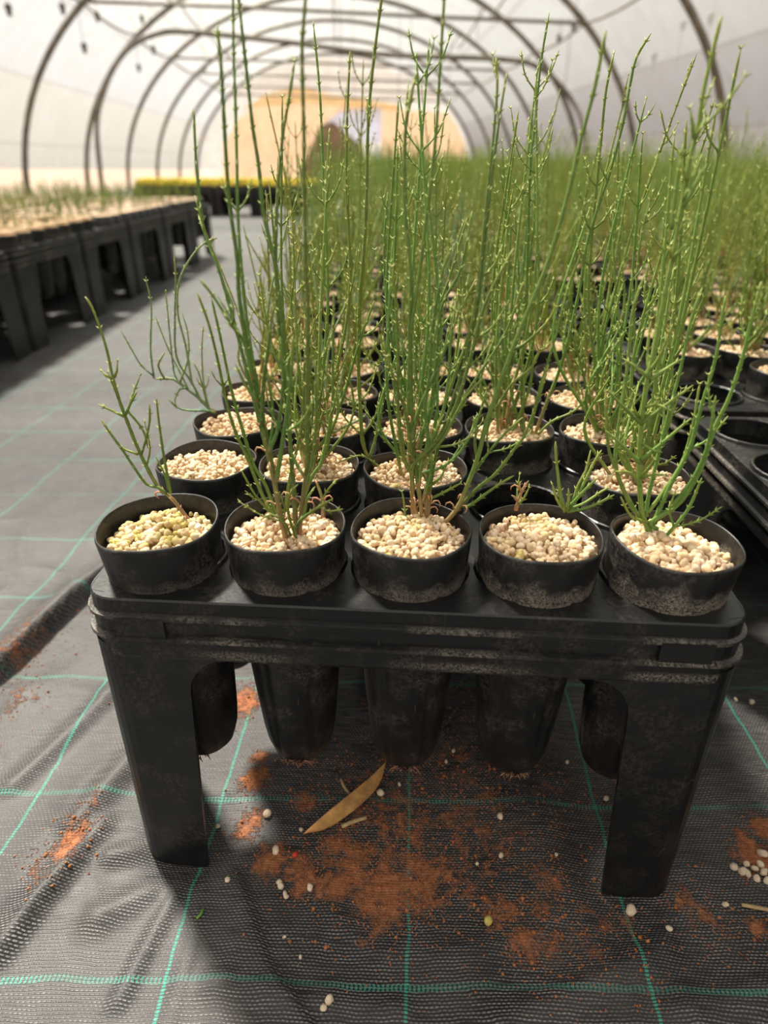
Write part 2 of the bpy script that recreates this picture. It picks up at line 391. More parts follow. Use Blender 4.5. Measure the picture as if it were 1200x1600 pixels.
# floor: weed mat with wrinkles, a fold and a lapped edge
def soil_blobs():
    B = [(110, 1335, 40, .75), (70, 1365, 30, .6), (130, 1300, 24, .5), (40, 1095, 40, .35), (150, 1270, 20, .4), (400, 1225, 26, .8), (405, 1190, 18, .7), (390, 1292, 30, .75),
         (385, 1100, 26, .9), (360, 1110, 20, .6), (480, 1262, 26, .7), (430, 1350, 34, .8), (470, 1375, 40, .8), (540, 1370, 60, .8), (600, 1395, 60, .85), (520, 1320, 40, .7), (670, 1380, 70, .75),
         (620, 1300, 90, .55), (740, 1300, 110, .5), (700, 1220, 110, .45), (560, 1250, 70, .5), (780, 1430, 40, .75), (820, 1480, 40, .7), (850, 1400, 60, .55), (900, 1470, 80, .45), (580, 1460, 30, .6),
         (960, 1440, 50, .5), (1090, 1420, 60, .5), (1180, 1340, 40, .85), (1190, 1300, 30, .8), (1190, 1460, 30, .7), (1140, 1470, 30, .4), (60, 1010, 30, .45), (30, 1040, 30, .5), (880, 1250, 90, .35), (500, 1200, 50, .4),
         (120, 700, 30, .3), (100, 560, 40, .35), (70, 620, 26, .3), (850, 1500, 60, .5), (990, 1530, 50, .35), (200, 1080, 20, .3), (460, 1460, 20, .3), (150, 960, 24, .25)]
    out = []
    for x, y, r, s in B:
        p = at_z(x, y, 0); q = at_z(x+r, y, 0); w = at_z(x, y-r, 0)
        out.append((p[0], p[1], np.linalg.norm(q-p), abs(w[1]-p[1]), s))
    return out
BLOBS = soil_blobs()
def soil_at(X, Y):
    s = np.zeros_like(X)
    for bx, by, rx, ry, k in BLOBS: s = np.maximum(s, k*np.exp(-((X-bx)/rx)**2*.8-((Y-by)/ry)**2*.8))
    return s
F0 = at_z(0, 1062, 0)[:2]; F1 = at_z(140, 945, 0)[:2]
SM0 = np.array((-.124, .278)); SM1 = np.array((-.040, .168))
LEGS_FLAT = [(-.145, .295), (.15, .29)]
def floor_h(X, Y):
    near = np.exp(-(np.maximum(0, np.hypot(X, Y-.3)-.5)/.35)**2)
    rid = lambda s, sd: 1-np.abs(2*vnoise(X*s+vnoise(X*s*.6, Y*s*.6, sd+3)*1.2, Y*s*.9, sd)-1)
    h = .0028*rid(9, 1)**2+.0022*rid(17, 5)**4+.006*vnoise(X*5, Y*5, 2)*np.exp(-((X+.25)/.16)**2)
    h = h*near+.002*vnoise(X*4, Y*4, 9)+.0012*vnoise(X*11, Y*11, 11)
    # broad creases beside the left leg
    for (a, b, w, k) in [((-.235, .30), (-.205, .40), .011, .007), ((-.20, .275), (-.168, .285), .007, .006), ((-.26, .19), (-.225, .27), .010, .005), ((-.19, .235), (-.15, .265), .009, .004), ((-.24, .21), (-.215, .30), .006, .005), ((-.30, .33), (-.255, .46), .010, .006), ((-.16, .19), (-.145, .262), .005, .003), ((.06, .19), (.16, .235), .010, .005), ((.16, .20), (.26, .225), .012, .006), ((-.11, .20), (.0, .195), .007, .003)]:
        a = np.array(a); b = np.array(b); d = b-a; L_ = np.hypot(*d); d /= L_
        t = np.clip((X-a[0])*d[0]+(Y-a[1])*d[1], 0, L_); q = np.hypot(X-a[0]-t*d[0], Y-a[1]-t*d[1]); h = h+k*np.exp(-(q/w)**2)
    # long fold on the left
    d = F1-F0; L_ = np.hypot(*d); d = d/L_; nrm = np.array((d[1], -d[0]))
    t = (X-F0[0])*d[0]+(Y-F0[1])*d[1]; q = (X-F0[0])*nrm[0]+(Y-F0[1])*nrm[1]+.01*np.sin(t*9)
    ends = np.clip((t+.35)/.1, 0, 1)*np.clip((.36-t)/.12, 0, 1)
    h = h+ends*.022*np.where(q < 0, np.exp(-(q/.024)**2), np.exp(-(q/.0075)**4))
    # lapped sheet edge
    d = SM1-SM0; L_ = np.hypot(*d); d = d/L_; nrm = np.array((d[1], -d[0]))
    t = (X-SM0[0])*d[0]+(Y-SM0[1])*d[1]; q = (X-SM0[0])*nrm[0]+(Y-SM0[1])*nrm[1]+.003*np.sin(t*60)
    ends = np.clip((t+.01)/.02, 0, 1)*np.clip((.6-t)/.1, 0, 1)
    h = h+ends*.0045*np.where(q > 0, np.exp(-(q/.03)**2), np.exp(-(q/.0022)**2))
    fl = np.zeros_like(X)
    for lx, ly in LEGS_FLAT: fl = np.maximum(fl, np.exp(-(np.hypot(X-lx, Y-ly)/.035)**4))
    return h*(1-fl)
xs = np.concatenate([np.linspace(-3.9, -1, 12, endpoint=False), np.linspace(-1, -.5, 40, endpoint=False), np.linspace(-.5, .5, 260, endpoint=False), np.linspace(.5, 1, 30, endpoint=False), np.linspace(1, 3.9, 12)])
ys = np.concatenate([np.linspace(-6, -.1, 14, endpoint=False), np.linspace(-.1, .8, 240, endpoint=False), np.linspace(.8, 1.8, 80, endpoint=False), np.linspace(1.8, 5, 50, endpoint=False), np.linspace(5, 20.4, 24)])
GX, GY = np.meshgrid(xs, ys)
GH = floor_h(GX, GY)
# keep grid inside the house by turning it with the house axis far from the origin
tw = np.clip((np.hypot(GX, GY)-1.2)/3, 0, 1)*TH
WX = GX*np.cos(tw)-GY*np.sin(tw); WY = GX*np.sin(tw)+GY*np.cos(tw)
nx = len(xs); mb = MB()
fi = [(i*nx+j, i*nx+j+1, (i+1)*nx+j+1, (i+1)*nx+j) for i in range(len(ys)-1) for j in range(nx-1)]
mb.add(np.stack([WX.ravel(), WY.ravel(), GH.ravel()], 1), fi)
fme = mb.mesh('floor', M_FLOOR)
at = fme.attributes.new('soil', 'FLOAT', 'POINT'); at.data.foreach_set('value', soil_at(WX, WY).ravel())
tag(link('floor', fme), kind='structure')

# hoops, ties, purlins
def pipe_thing(name, pts, r, label, cat, group=None, k=8, mat=None):
    mb = MB(); tube(mb, pts, r, k); o = link(name, mb.mesh(name, mat or M_PIPE)); tag(o, label, cat, group); return o
ORD = 'first second third fourth fifth sixth seventh eighth ninth tenth eleventh twelfth thirteenth'.split()
hoop_lab = 'curved steel hoop pipe carrying the tunnel film'
for h in HOOPS:
    o = pipe_thing('greenhouse_hoop', [house(*[c*.992 for c in arch(a)][:1], h, arch(a)[1]*.985-.0) for a in np.linspace(0, pi, 49)], .035, '%s hoop pipe counted from the far canvas end of the tunnel' % ORD[len(HOOPS)-1-HOOPS.index(h)], 'hoop', 'tunnel hoops')
def hoop_z(u): return HB*sqrt(max(0, 1-(u/HA)**2))*.985
for h in HOOPS:
    if h == 10.9 or h < 2: continue
    o = pipe_thing('tie_bar', [house(-2.66, h, 1.93), house(-1, h, 1.90), house(1, h, 1.84), house(2.78, h, 1.80)], .019,
                   'thin tie bar across the %s hoop from the far canvas end' % ORD[len(HOOPS)-1-HOOPS.index(h)], 'tie bar', 'hoop tie bars')
# the heavy inner frame with rounded shoulders
pp = [on_plane(x, y, 10.8) for x, y in [(153, 247), (151, 200), (160, 150), (178, 105), (205, 72), (245, 53), (300, 50), (450, 66), (600, 85), (790, 93), (845, 108), (885, 145), (912, 200)]]
pp[0] = (pp[0][0]-.03, 0.0); pp[-1] = (pp[-1][0], pp[-1][1]); pp.append((pp[-1][0]+.12, 0.0))
pipe_thing('support_frame', smooth_poly([house(u, 10.8, z) for u, z in pp], .12), .034, 'heavy flat-topped pipe frame with rounded shoulders inside the tunnel', 'frame')
for s, u, z in (('a', -2.66, 1.93), ('b', 2.78, 1.80), ('c', 0, 2.72)):
    pts = []
    for a, b in zip(HOOPS[2:-1], HOOPS[3:]):
        for t in (0, .25, .5, .75): pts.append(house(u, a+(b-a)*t, z-.05*4*t*(1-t)))
    pts.append(house(u, HOOPS[-1], z))
    pipe_thing('purlin', pts, .013, {'a': 'thin sagging purlin along the left side of the hoops', 'b': 'thin sagging purlin along the right side of the hoops', 'c': 'thin purlin along the ridge of the tunnel'}[s], 'purlin', k=6)
# curved knee braces
for h in (8.8, 10.9, 13.0, 15.1):
    for sg, zt in ((-1, 1.92), (1, 1.82)):
        a = house(sg*1.7, h, zt); b = house(sg*2.05, h, hoop_z(2.05)); mid = (a+b)/2+house(sg*-.02, 0, -.06)
        pipe_thing('knee_brace', smooth_poly([a, mid, b], .06), .012, 'short curved brace on the %s side of the %s hoop from the far end' % ('aisle' if sg < 0 else 'seedling bed', ORD[len(HOOPS)-1-HOOPS.index(h)]), 'brace', 'hoop braces', 6)
# drop lines with little misting nozzles
rng = random.Random(5)
drops = [(14, 18, 6.9), (98, 16, 7.6), (152, 28, 8.4), (132, 77, 7.8), (222, 32, 9.8), (240, 80, 9.5), (217, 108, 10.3), (320, 108, 12), (1110, 32, 6.9), (1067, 42, 7.9), (873, 62, 9.4), (897, 44, 8.6), (1022, 92, 8.2), (995, 100, 9.6)]
for x, y, v in drops:
    u, z = on_plane(x, y, v); top = hoop_z(u)+.05
    e = link('misting_nozzle', None, loc=house(u, v, z)); tag(e, 'little misting nozzle hung on a thin drop line from the roof', 'nozzle', 'hanging misting nozzles')
    mb = MB(); tube(mb, [(0, 0, .05), (0.004, 0, (top-z)*.5), (0, 0, max(.1, top-z))], .0035, 4); link('drop_line', mb.mesh('drop_line', M_WIRE), e)
    mb = MB(); tube(mb, [(0, 0, .06), (0, 0, .045), (0, 0, .02), (0, 0, 0), (0, 0, -.02), (0, 0, -.035)], [.008, .026, .03, .018, .024, .008], 8); link('nozzle_body', mb.mesh('nozzle_body', M_WIRE), e)
for x, y, v in [(533, 118, 13), (553, 160, 12.5), (622, 190, 11.5), (531, 90, 14), (640, 120, 13.6), (455, 150, 14.2), (880, 150, 9.2), (700, 150, 12.6), (745, 60, 10.2)]:
    u, z = on_plane(x, y, v); top = hoop_z(u)+.05
    pipe_thing('drop_line', [house(u, v, z), house(u+.01, v, (z+top)/2), house(u, v, top)], .004, 'thin dark line dangling straight down from the roof', 'line', 'dangling lines', 4, M_WIRE)

# ------------------------------------------------------------------ tray
TRW, TRL, TRH = .352, .400, .2226          # width, length, height of the top face
NXC, NYC, PX, PY = 5, 5, .0704, .0778
def rr(hx, hy, r, n=7):
    P = []
    for cx, cy, a0 in ((hx-r, hy-r, 0), (-hx+r, hy-r, pi/2), (-hx+r, -hy+r, pi), (hx-r, -hy+r, 3*pi/2)):
        for i in range(n): a = a0+pi/2*i/(n-1); P.append((cx+r*cos(a), cy+r*sin(a)))
    return np.array(P)
def loft_rr(mb, prof, r=.018):
    n = 28; V = []
    for z, off in prof:
        P = rr(TRW/2+off, TRL/2+off, r+off); V += [(x, y, z) for x, y in P]
    F = []
    for i in range(len(prof)-1):
        for j in range(n): F.append((i*n+j, i*n+(j+1) % n, (i+1)*n+(j+1) % n, (i+1)*n+j)[::-1])
    mb.add(V, F)
HOLE = .0322
def tray_meshes():
    out = {}
    # top plate: one ring of faces per cell and a border
    mb = MB(); z = TRH; n = 24
    gx = [(-NXC/2+i)*PX for i in range(NXC+1)]; gx[0] = -TRW/2+.002; gx[-1] = TRW/2-.002
    def corner(x, y):     # keep a point inside the rounded outline
        ax, ay = TRW/2-.018, TRL/2-.018
        if abs(x) > ax and abs(y) > ay:
            dx, dy = abs(x)-ax, abs(y)-ay; q = math.hypot(dx, dy)
            if q > .0168: return math.copysign(ax+dx*.0168/q, x), math.copysign(ay+dy*.0168/q, y)
        return x, y
    gy = [(-NYC/2+i)*PY for i in range(NYC+1)]; gy[0] = -TRL/2+.006; gy[-1] = TRL/2-.006
    for i in range(NXC):
        for j in range(NYC):
            cx = (i-2)*PX; cy = (j-2)*PY; V = []; hr = HOLE
            x0, x1, y0, y1 = gx[i], gx[i+1], gy[j], gy[j+1]
            hrx = min(hr, x1-cx-.0006, cx-x0-.0006)
            AN = sorted([2*pi*q/n for q in range(n)]+[math.atan2(yy-cy, xx-cx) % (2*pi) for xx in (x0, x1) for yy in (y0, y1)]); nn = len(AN)
            for a in AN: V.append((cx+hrx*cos(a), cy+hr*sin(a), z))
            for a in AN:
                c, s = cos(a), sin(a)
                tx = ((x1-cx) if c > 0 else (cx-x0))/max(abs(c), 1e-9); ty = ((y1-cy) if s > 0 else (cy-y0))/max(abs(s), 1e-9)
                t = min(tx, ty); V.append((*corner(cx+c*t, cy+s*t), z))
            for a in AN: V.append((cx+(hrx-.001)*cos(a), cy+(hr-.001)*sin(a), z-.012))
            F = [(k, nn+k, nn+(k+1) % nn, (k+1) % nn) for k in range(nn)]+[(k, (k+1) % nn, 2*nn+(k+1) % nn, 2*nn+k) for k in range(nn)]
            mb.add(V, F)
    # raised collars around the holes
    for i in range(NXC):
        for j in range(NYC):
            cx = (i-2)*PX; cy = (j-2)*PY; V = []
            prof = [(HOLE+.0022, z-.0002), (HOLE+.0014, z+.0024), (HOLE+.0002, z+.0030), (HOLE-.0008, z+.0022), (HOLE-.0008, z-.002)]
            for r_, zz in prof:
                for k in range(n): a = 2*pi*k/n; V.append((cx+min(r_, .0350)*cos(a), cy+r_*sin(a), zz))
            F = [(p*n+k, p*n+(k+1) % n, (p+1)*n+(k+1) % n, (p+1)*n+k) for p in range(len(prof)-1) for k in range(n)]
            mb.add(V, F)
    # border
    P = rr(TRW/2-.001, TRL/2-.001, .017); n2 = len(P)
    Q = np.array([corner(np.clip(x, gx[0], gx[-1]), np.clip(y, gy[0], gy[-1])) for x, y in P])
    V = [(x, y, z) for x, y in P]+[(x, y, z) for x, y in Q]
    mb.add(V, [(k, (k+1) % n2, n2+(k+1) % n2, n2+k) for k in range(n2)])
    for sx in (-1, 1):          # corner gussets closing the plate
        for sy in (-1, 1):
            ax, ay = TRW/2-.018, TRL/2-.018
            V = [(sx*(ax+.002), sy*(ay+.002), z-.0002)]+[(sx*(ax+.017*cos(t)), sy*(ay+.017*sin(t)), z-.0002) for t in np.linspace(-.15, pi/2+.15, 9)]
            mb.add(V, [(0, i, i+1) if sx*sy > 0 else (0, i+1, i) for i in range(1, 9)])
    out['top_plate'] = mb.mesh('top_plate', M_TRAY, smooth=False)
    mb = MB()
    loft_rr(mb, [(z, -.001), (z-.001, -.0002), (z-.0085, 0), (z-.0093, .0002), (z-.0100, .0026), (z-.0118, .0028), (z-.0126, .0008), (z-.0222, .0008), (z-.0228, .0036), (z-.0248, .0040), (z-.0262, .0018), (z-.037, .0014), (z-.0385, .0010), (z-.0385, -.0015), (z-.010, -.0018)])
    out['rim'] = mb.mesh('rim', M_RIM, smooth=False)
    # legs (one corner, mirrored by construction)
    def leg(sx, sy):
        mb = MB(); ztop = TRH-.030; lv = [TRH-.030, TRH-.0385]+[TRH-.0385-.024*(1-cos(pi/2*i/6)) for i in range(1, 7)]+[.14, .10, .06, .03, .008, .0]
        R = .024; rings = []; r = .016
        for zz in lv:
            s = TRH-.0385-zz
            fil = 0
            if s <= 0: fil = R
            elif s < R: fil = R-sqrt(max(0, R*R-(R-s)**2))
            t = np.clip(s/(TRH-.0385), 0, 1)
            wx = .056-.010*t+fil*.9; wy = .095-.012*t+fil*.9
            hx, hy = TRW/2+.001+.0015*t, TRL/2+.001+.001*t
            pts = [(hx-wx, hy), (hx-(wx+r)/2, hy)]+[(hx-r+r*cos(a), hy-r+r*sin(a)) for a in np.linspace(pi/2, 0, 7)]+[(hx, hy-(wy+r)/2), (hx, hy-wy)]
            inn = [(hx-wx, hy-.003), (hx-(wx+r)/2, hy-.003)]+[(hx-r+(r-.003)*cos(a), hy-r+(r-.003)*sin(a)) for a in np.linspace(pi/2, 0, 7)]+[(hx-.003, hy-(wy+r)/2), (hx-.003, hy-wy)]
            rings.append([(sx*x, sy*y, zz) for x, y in pts+inn[::-1]])
        m = len(rings[0]); V = [p for rg in rings for p in rg]; F = []
        for i in range(len(rings)-1):
            for j in range(m):
                q = (i*m+j, (i+1)*m+j, (i+1)*m+(j+1) % m, i*m+(j+1) % m)
                F.append(q if sx*sy > 0 else q[::-1])
        h = len(pts)
        e = (len(rings)-1)*m
        F += [(e+j, e+j+1, e+m-2-j, e+m-1-j) for j in range(h-1)]
        mb.add(V, F); me = mb.mesh('leg', M_TRAY, smooth=False)
        return me
    out['legs'] = [leg(sx, sy) for sx, sy in ((-1, -1), (1, -1), (-1, 1), (1, 1))]
    tabs = []
    for sx in (-1, 1):
        for sy in (-1, 1):
            mb = MB(); x0 = sx*(TRW/2-.046); x1 = sx*(TRW/2-.019); yf = sy*(TRL/2+.0008)
            box(mb, (min(x0, x1), min(yf, yf+sy*.0022), TRH-.0235), (max(x0, x1), max(yf, yf+sy*.0022), TRH-.0105)); tabs.append(mb.mesh('tab', M_TRAY, False))
    out['tabs'] = tabs
    return out
TM = tray_meshes()
def place_tray(cx, cy, rz, label, group=None, parts=True):
    e = link('tube_tray', None, loc=(cx, cy, 0), rotz=rz); tag(e, label, 'tray', group)
    link('top_plate', TM['top_plate'], e); link('rim', TM['rim'], e)
    for l in TM['legs']: link('leg', l, e)
    if parts:
        for t in TM['tabs']: link('tab', t, e)
    return e

# ------------------------------------------------------------------ pots, gravel
POT_BOT, RIM_Z, POT_R = .076, .2505, .0339
PH = RIM_Z-POT_BOT
def pot_mesh(seed, k=48, mat=None):
    rg = np.random.RandomState(seed); mb = MB()
    outer = [(.0, .0046), (.0008, .0105), (.003, .0150), (.008, .0192), (.018, .0222), (.03, .0238), (.06, .0262), (.10, .0290), (.128, .0308), (.145, .0318), (.150, .0322), (PH-.0015, POT_R), (PH, POT_R-.0004)]
    inner = [(PH, POT_R-.0012), (PH-.001, POT_R-.0015), (PH-.012, POT_R-.0022), (PH-.02, POT_R-.0028)]
    ph1, ph2 = rg.uniform(0, 6.28, 2); a1, a2 = rg.uniform(.005, .018), rg.uniform(.002, .007)
    V = []
    for z, r in outer+inner:
        t = max(0, (z-.13)/(PH-.13))
        for i in range(k):
            a = 2*pi*i/k
            flute = 0
            if .006 < z < .15: flute = -.0016*max(0, cos(a*6))**8*min(1, (z-.006)/.01)
            elif .15 <= z < PH-.004: flute = -.0011*max(0, cos(a*6+.3))**8
            rr_ = (r+flute)*(1+t*(a1*cos(2*a+ph1)+a2*cos(5*a+ph2)))
            zz = z+t*(.0009*cos(3*a+ph2)+.0006*cos(2*a+ph1))
            V.append((rr_*cos(a), rr_*sin(a), zz))
    n = len(outer)+len(inner)
    F = [(p*k+j, p*k+(j+1) % k, (p+1)*k+(j+1) % k, (p+1)*k+j) for p in range(n-1) for j in range(k)]
    mb.add(V, F); return mb.mesh('pot', mat or M_POT)
POTS = [pot_mesh(i) for i in range(6)]
_t = (1+5**.5)/2
ICO_V = np.array([(-1, _t, 0), (1, _t, 0), (-1, -_t, 0), (1, -_t, 0), (0, -1, _t), (0, 1, _t), (0, -1, -_t), (0, 1, -_t), (_t, 0, -1), (_t, 0, 1), (-_t, 0, -1), (-_t, 0, 1)])/sqrt(1+_t*_t)
ICO_F = [(0, 11, 5), (0, 5, 1), (0, 1, 7), (0, 7, 10), (0, 10, 11), (1, 5, 9), (5, 11, 4), (11, 10, 2), (10, 7, 6), (7, 1, 8), (3, 9, 4), (3, 4, 2), (3, 2, 6), (3, 6, 8), (3, 8, 9), (4, 9, 5), (2, 4, 11), (6, 2, 10), (8, 6, 7), (9, 8, 1)]
def subdiv(V, F):
    V = [tuple(v) for v in V]; cache = {}; out = []
    def mid(a, b):
        key = (min(a, b), max(a, b))
        if key not in cache:
            m = (np.array(V[a])+np.array(V[b]))/2; m /= np.linalg.norm(m); V.append(tuple(m)); cache[key] = len(V)-1
        return cache[key]
    for a, b, c in F:
        x, y, z = mid(a, b), mid(b, c), mid(c, a); out += [(a, x, z), (b, y, x), (c, z, y), (x, y, z)]
    return np.array(V), out
ICO1_V, ICO1_F = subdiv(ICO_V, ICO_F)
def rot3(rg):
    q = rg.normal(size=4); q /= np.linalg.norm(q); w, x, y, z = q
    return np.array([[1-2*(y*y+z*z), 2*(x*y-z*w), 2*(x*z+y*w)], [2*(x*y+z*w), 1-2*(x*x+z*z), 2*(y*z-x*w)], [2*(x*z-y*w), 2*(y*z+x*w), 1-2*(x*x+y*y)]])
def pebble_verts(rg, r, hi):
    V = ICO1_V if hi else ICO_V
    d = 1+.16*np.sin(V@rg.normal(size=3)*2.2+rg.uniform(0, 6))+(.06*rg.normal(size=len(V)) if hi else 0)
    return (V*d[:, None]*np.array([1, rg.uniform(.75, 1), rg.uniform(.6, .9)])*r)@rot3(rg).T
GLEV = PH-.0090           # gravel level inside a pot (local z)
def gravel_mesh(seed, mat, hi=True, level=GLEV, rmin=.0014, rmax=.0027, n=470):
    rg = np.random.RandomState(seed); mb = MB(); R = .0306
    k = 24; mb.add([(R*1.02*cos(2*pi*i/k), R*1.02*sin(2*pi*i/k), level-.003) for i in range(k)], [tuple(range(k))])
    tx, ty = rg.uniform(-.05, .05, 2)
    for i in range(n):
        r = rg.uniform(rmin, rmax)**1.0
        rad = (R-r*.8)*sqrt(rg.rand()); a = rg.uniform(0, 2*pi); x, y = rad*cos(a), rad*sin(a)
        z = level+rg.uniform(-.0022, .0018)+.0030*(1-(rad/R)**2)+tx*x+ty*y
        mb.add(pebble_verts(rg, r, hi)+np.array([x, y, z]), ICO1_F if hi else ICO_F)
    return mb.mesh('gravel', mat)
GR_FRONT = [gravel_mesh(1, M_GRAV_G, level=GLEV-.003, rmax=.0030, n=400), gravel_mesh(2, M_GRAV), gravel_mesh(3, M_GRAV_Y), gravel_mesh(4, M_GRAV_Y, level=GLEV+.002, n=520, rmin=.0011), gravel_mesh(5, M_GRAV, rmax=.0031, n=430)]
GR_MID = [gravel_mesh(10+i, M_GRAV, hi=False, n=380, level=GLEV+.0025) for i in range(5)]

# ------------------------------------------------------------------ seedlings
GREEN = np.array((.130, .245, .055)); LGREEN = np.array((.31, .40, .09)); TAN = np.array((.50, .33, .15)); BLUEG = np.array((.19, .31, .15))
def cone(mb, p, d, L, r, col):
    d = d/np.linalg.norm(d); a = np.cross(d, (.3, .9, .2)); a /= np.linalg.norm(a); b = np.cross(d, a)
    V = [p+r*(a*cos(t)+b*sin(t)) for t in (0, 2.1, 4.2)]+[p+d*L]
    mb.add(V, [(0, 1, 3), (1, 2, 3), (2, 0, 3)], col)
def stem(mb, pts, r0, r1, rg, tan=.15, tint=GREEN, node=.0075, branch=.10, blen=(.008, .022), k=5, step=.0035, scales=True, base_dead=True, lvl=0):
    P = smooth_poly(pts, step); n = len(P)
    if n < 3: return
    S = np.concatenate([[0], np.cumsum(np.linalg.norm(np.diff(P, axis=0), axis=1))]); Lt = S[-1]; t = S/Lt
    rad = r0+(r1-r0)*t
    # swollen joints
    ph = rg.uniform(0, node); rad = rad*(1+.22*np.exp(-(((S+ph+node/2) % node-node/2)/.0011)**2))
    rad[-1] *= .45
    g = np.clip(t/max(tan, 1e-3), 0, 1)[:, None] if tan > 0 else np.ones((n, 1))
    tipf = np.clip((S-(Lt-.02))/.02, 0, 1)[:, None]*(.7 if tan < 2 else 0)
    gc = tint*rg.uniform(.85, 1.2)
    C = (TAN*(1-g)+gc*g)*(1-tipf)+LGREEN*tipf
    tube(mb, P, rad, k, C)
    if not scales: return
    T = np.gradient(P, axis=0); T /= np.linalg.norm(T, axis=1)[:, None]+1e-12
    s = node-ph; flip = 0
    while s < Lt-.002:
        i = min(n-1, int(np.searchsorted(S, s))); d = T[i]; p = P[i]
        a = np.cross(d, (0.2, 1, .1)) if flip else np.cross(d, (1, .2, .1)); a /= np.linalg.norm(a)+1e-9
        if rg.rand() < .55: a = np.array([a[0], a[1]*.6, a[2]])
        flip ^= 1; r = rad[i]; tf = t[i]
        for sg in (-1, 1):
            sc = LGREEN*.9 if tf > tan else TAN*1.15
            cone(mb, p+a*sg*r*.6, a*sg*.75+d*.8, .0022+.0007*rg.rand(), .0006, sc)
            if tf < tan*.9 and rg.rand() < .45 and lvl == 0:      # curled dry leaves at the foot
                q = [p+a*sg*r, p+a*sg*(r+.002)+d*.002, p+a*sg*(r+.0042)+d*.0024, p+a*sg*(r+.0056)+d*.0006, p+a*sg*(r+.0052)-d*.0014]
                tube(mb, q, [.0006, .00055, .0005, .0004, .0002], 4, TAN*1.25)
        if branch and rg.rand() < branch and .1 < tf < .97 and lvl < 1:
            L_ = rg.uniform(*blen)*(1.15-.5*tf)
            for sg in ((-1, 1) if rg.rand() < .6 else (rg.choice((-1, 1)),)):
                o = a*sg; q = [p, p+o*L_*.32+d*L_*.38, p+o*L_*.5+d*L_*.95]
                stem(mb, q, r*.62, .00042, rg, 0, tint, .0055, 0, k=4, step=.004, lvl=1)
        s += node*rg.uniform(.8, 1.25)

def px_stem(pxs, Y0, off, base=None):
    """traced stem: pixels -> points; depth starts at the foot's Y0 and drifts by off"""
    n = len(pxs); out = []
    for i, (x, y) in enumerate(pxs):
        out.append(at_y(x, y, Y0+off*(i/(n-1))))
    if base is not None: out[0] = np.asarray(base)
    return out

def proc_plant(seed, n=11, h=(.12, .26), spread=.20, tint=GREEN, k=4, node=.010, branch=.12, scales=True, step=.006, r=.0009, lean=(0, 0)):
    """seedling growing from the gravel at local (0,0,GLEV)"""
    rg = np.random.RandomState(seed); mb = MB(); items = []
    nb = max(1, n//4); short = n//2+2
    for i in range(n+short):
        az = rg.uniform(0, 2*pi); tl = spread*rg.rand()**.7; L = rg.uniform(*h)*(1 if i < nb+1 else rg.uniform(.45, 1) if i < n else rg.uniform(.18, .5)); tl *= 1 if i < n else 1.6
        dx, dy = cos(az)*tl+lean[0], sin(az)*tl+lean[1]
        b = np.array([rg.normal()*.004, rg.normal()*.004, GLEV])
        c = rg.normal(size=2)*.012
        pts = [b, b+np.array([dx*.22*L+c[0]*.2, dy*.22*L+c[1]*.2, .12*L]), b+np.array([dx*.62*L+c[0], dy*.62*L+c[1], .5*L]), b+np.array([dx*.8*L+c[0]*.3, dy*.8*L-c[1]*.2, L])]
        stem(mb, pts, r*rg.uniform(1.1, 1.6), r*.62, rg, rg.uniform(.1, .3), tint, node, branch, (.012, .04), k, step, scales)
    return mb.mesh('seedling', M_STEM, color=True)

def root_tuft(seed):
    """frayed roots and soil showing through the drain hole"""
    rg = np.random.RandomState(600+seed); mb = MB()
    c = np.array([0, -.0178, .0062]); nrm = np.array([0, -.75, -.66]); ta = np.array([1.0, 0, 0]); tb = np.cross(nrm, ta)
    mb.add(pebble_verts(rg, .0036, True)*np.array([1, .7, 1])+c-nrm*.0012, ICO1_F, (.045, .02, .012))
    for i in range(22):
        a = rg.uniform(0, 6.28); r = rg.uniform(.003, .0095); e1 = ta*cos(a)+tb*sin(a)*.8; p = c+e1*r
        p[1] = -sqrt(max(1e-6, (.0105+.55*sqrt(max(0, p[2])*.022))**2*1.25-p[0]**2)) if p[2] > 0 else p[1]
        d = e1*rg.uniform(-.3, 1)+np.cross(nrm, e1)*rg.normal()*.8+nrm*rg.uniform(.1, .5); d *= rg.uniform(.002, .0055)/np.linalg.norm(d)
        tube(mb, [p, p+d*.5, p+d+np.array([0, 0, -.0006])], [.0005, .00045, .0002], 4, np.array((.34, .20, .10))*rg.uniform(.5, 1.4))
    return mb.mesh('root_tuft', M_STEM, color=True)
# front-row stems, traced
def crop(ox, oy, s): return lambda L: [(ox+x/s, oy+y/s) for x, y in L]
c4 = crop(100, 440, 3.808); c6 = crop(300, 430, 3.635); c5 = crop(280, 0, 3.478); c7 = crop(520, 380, 3.529); c3 = crop(800, 560, 3.0); c8 = crop(900, 0, 3.2)
ROW1_Y = .314
P1 = [(c4([(770, 1430), (650, 1300), (560, 1220), (490, 1100), (430, 970), (390, 870), (330, 710), (290, 570), (255, 410), (215, 280), (165, 150), (125, 90)]), .0012, .3, .01),
      (c4([(610, 1262), (560, 1225), (490, 1205), (400, 1080), (340, 990), (270, 895), (220, 820)]), .0009, 0, 0), (c4([(440, 1028), (345, 990), (290, 930)]), .0007, 0, .004),
      (c4([(360, 805), (280, 765), (200, 730)]), .0008, 0, 0), (c4([(365, 795), (405, 705), (435, 655)]), .0008, 0, 0),
      (c4([(460, 1030), (490, 930), (510, 820), (508, 730)]), .0007, 0, -.004), (c4([(380, 770), (455, 860), (485, 920), (500, 990)]), .0007, 0, 0),
      (c4([(635, 1260), (597, 1060), (580, 950), (560, 800), (550, 695)]), .0009, 0, -.006), (c4([(620, 1240), (600, 1150), (545, 1040)]), .0006, 0, 0),
      (c4([(300, 570), (315, 530), (318, 475)]), .0008, 0, 0), (c4([(285, 575), (250, 560), (225, 535)]), .0008, 0, 0)]
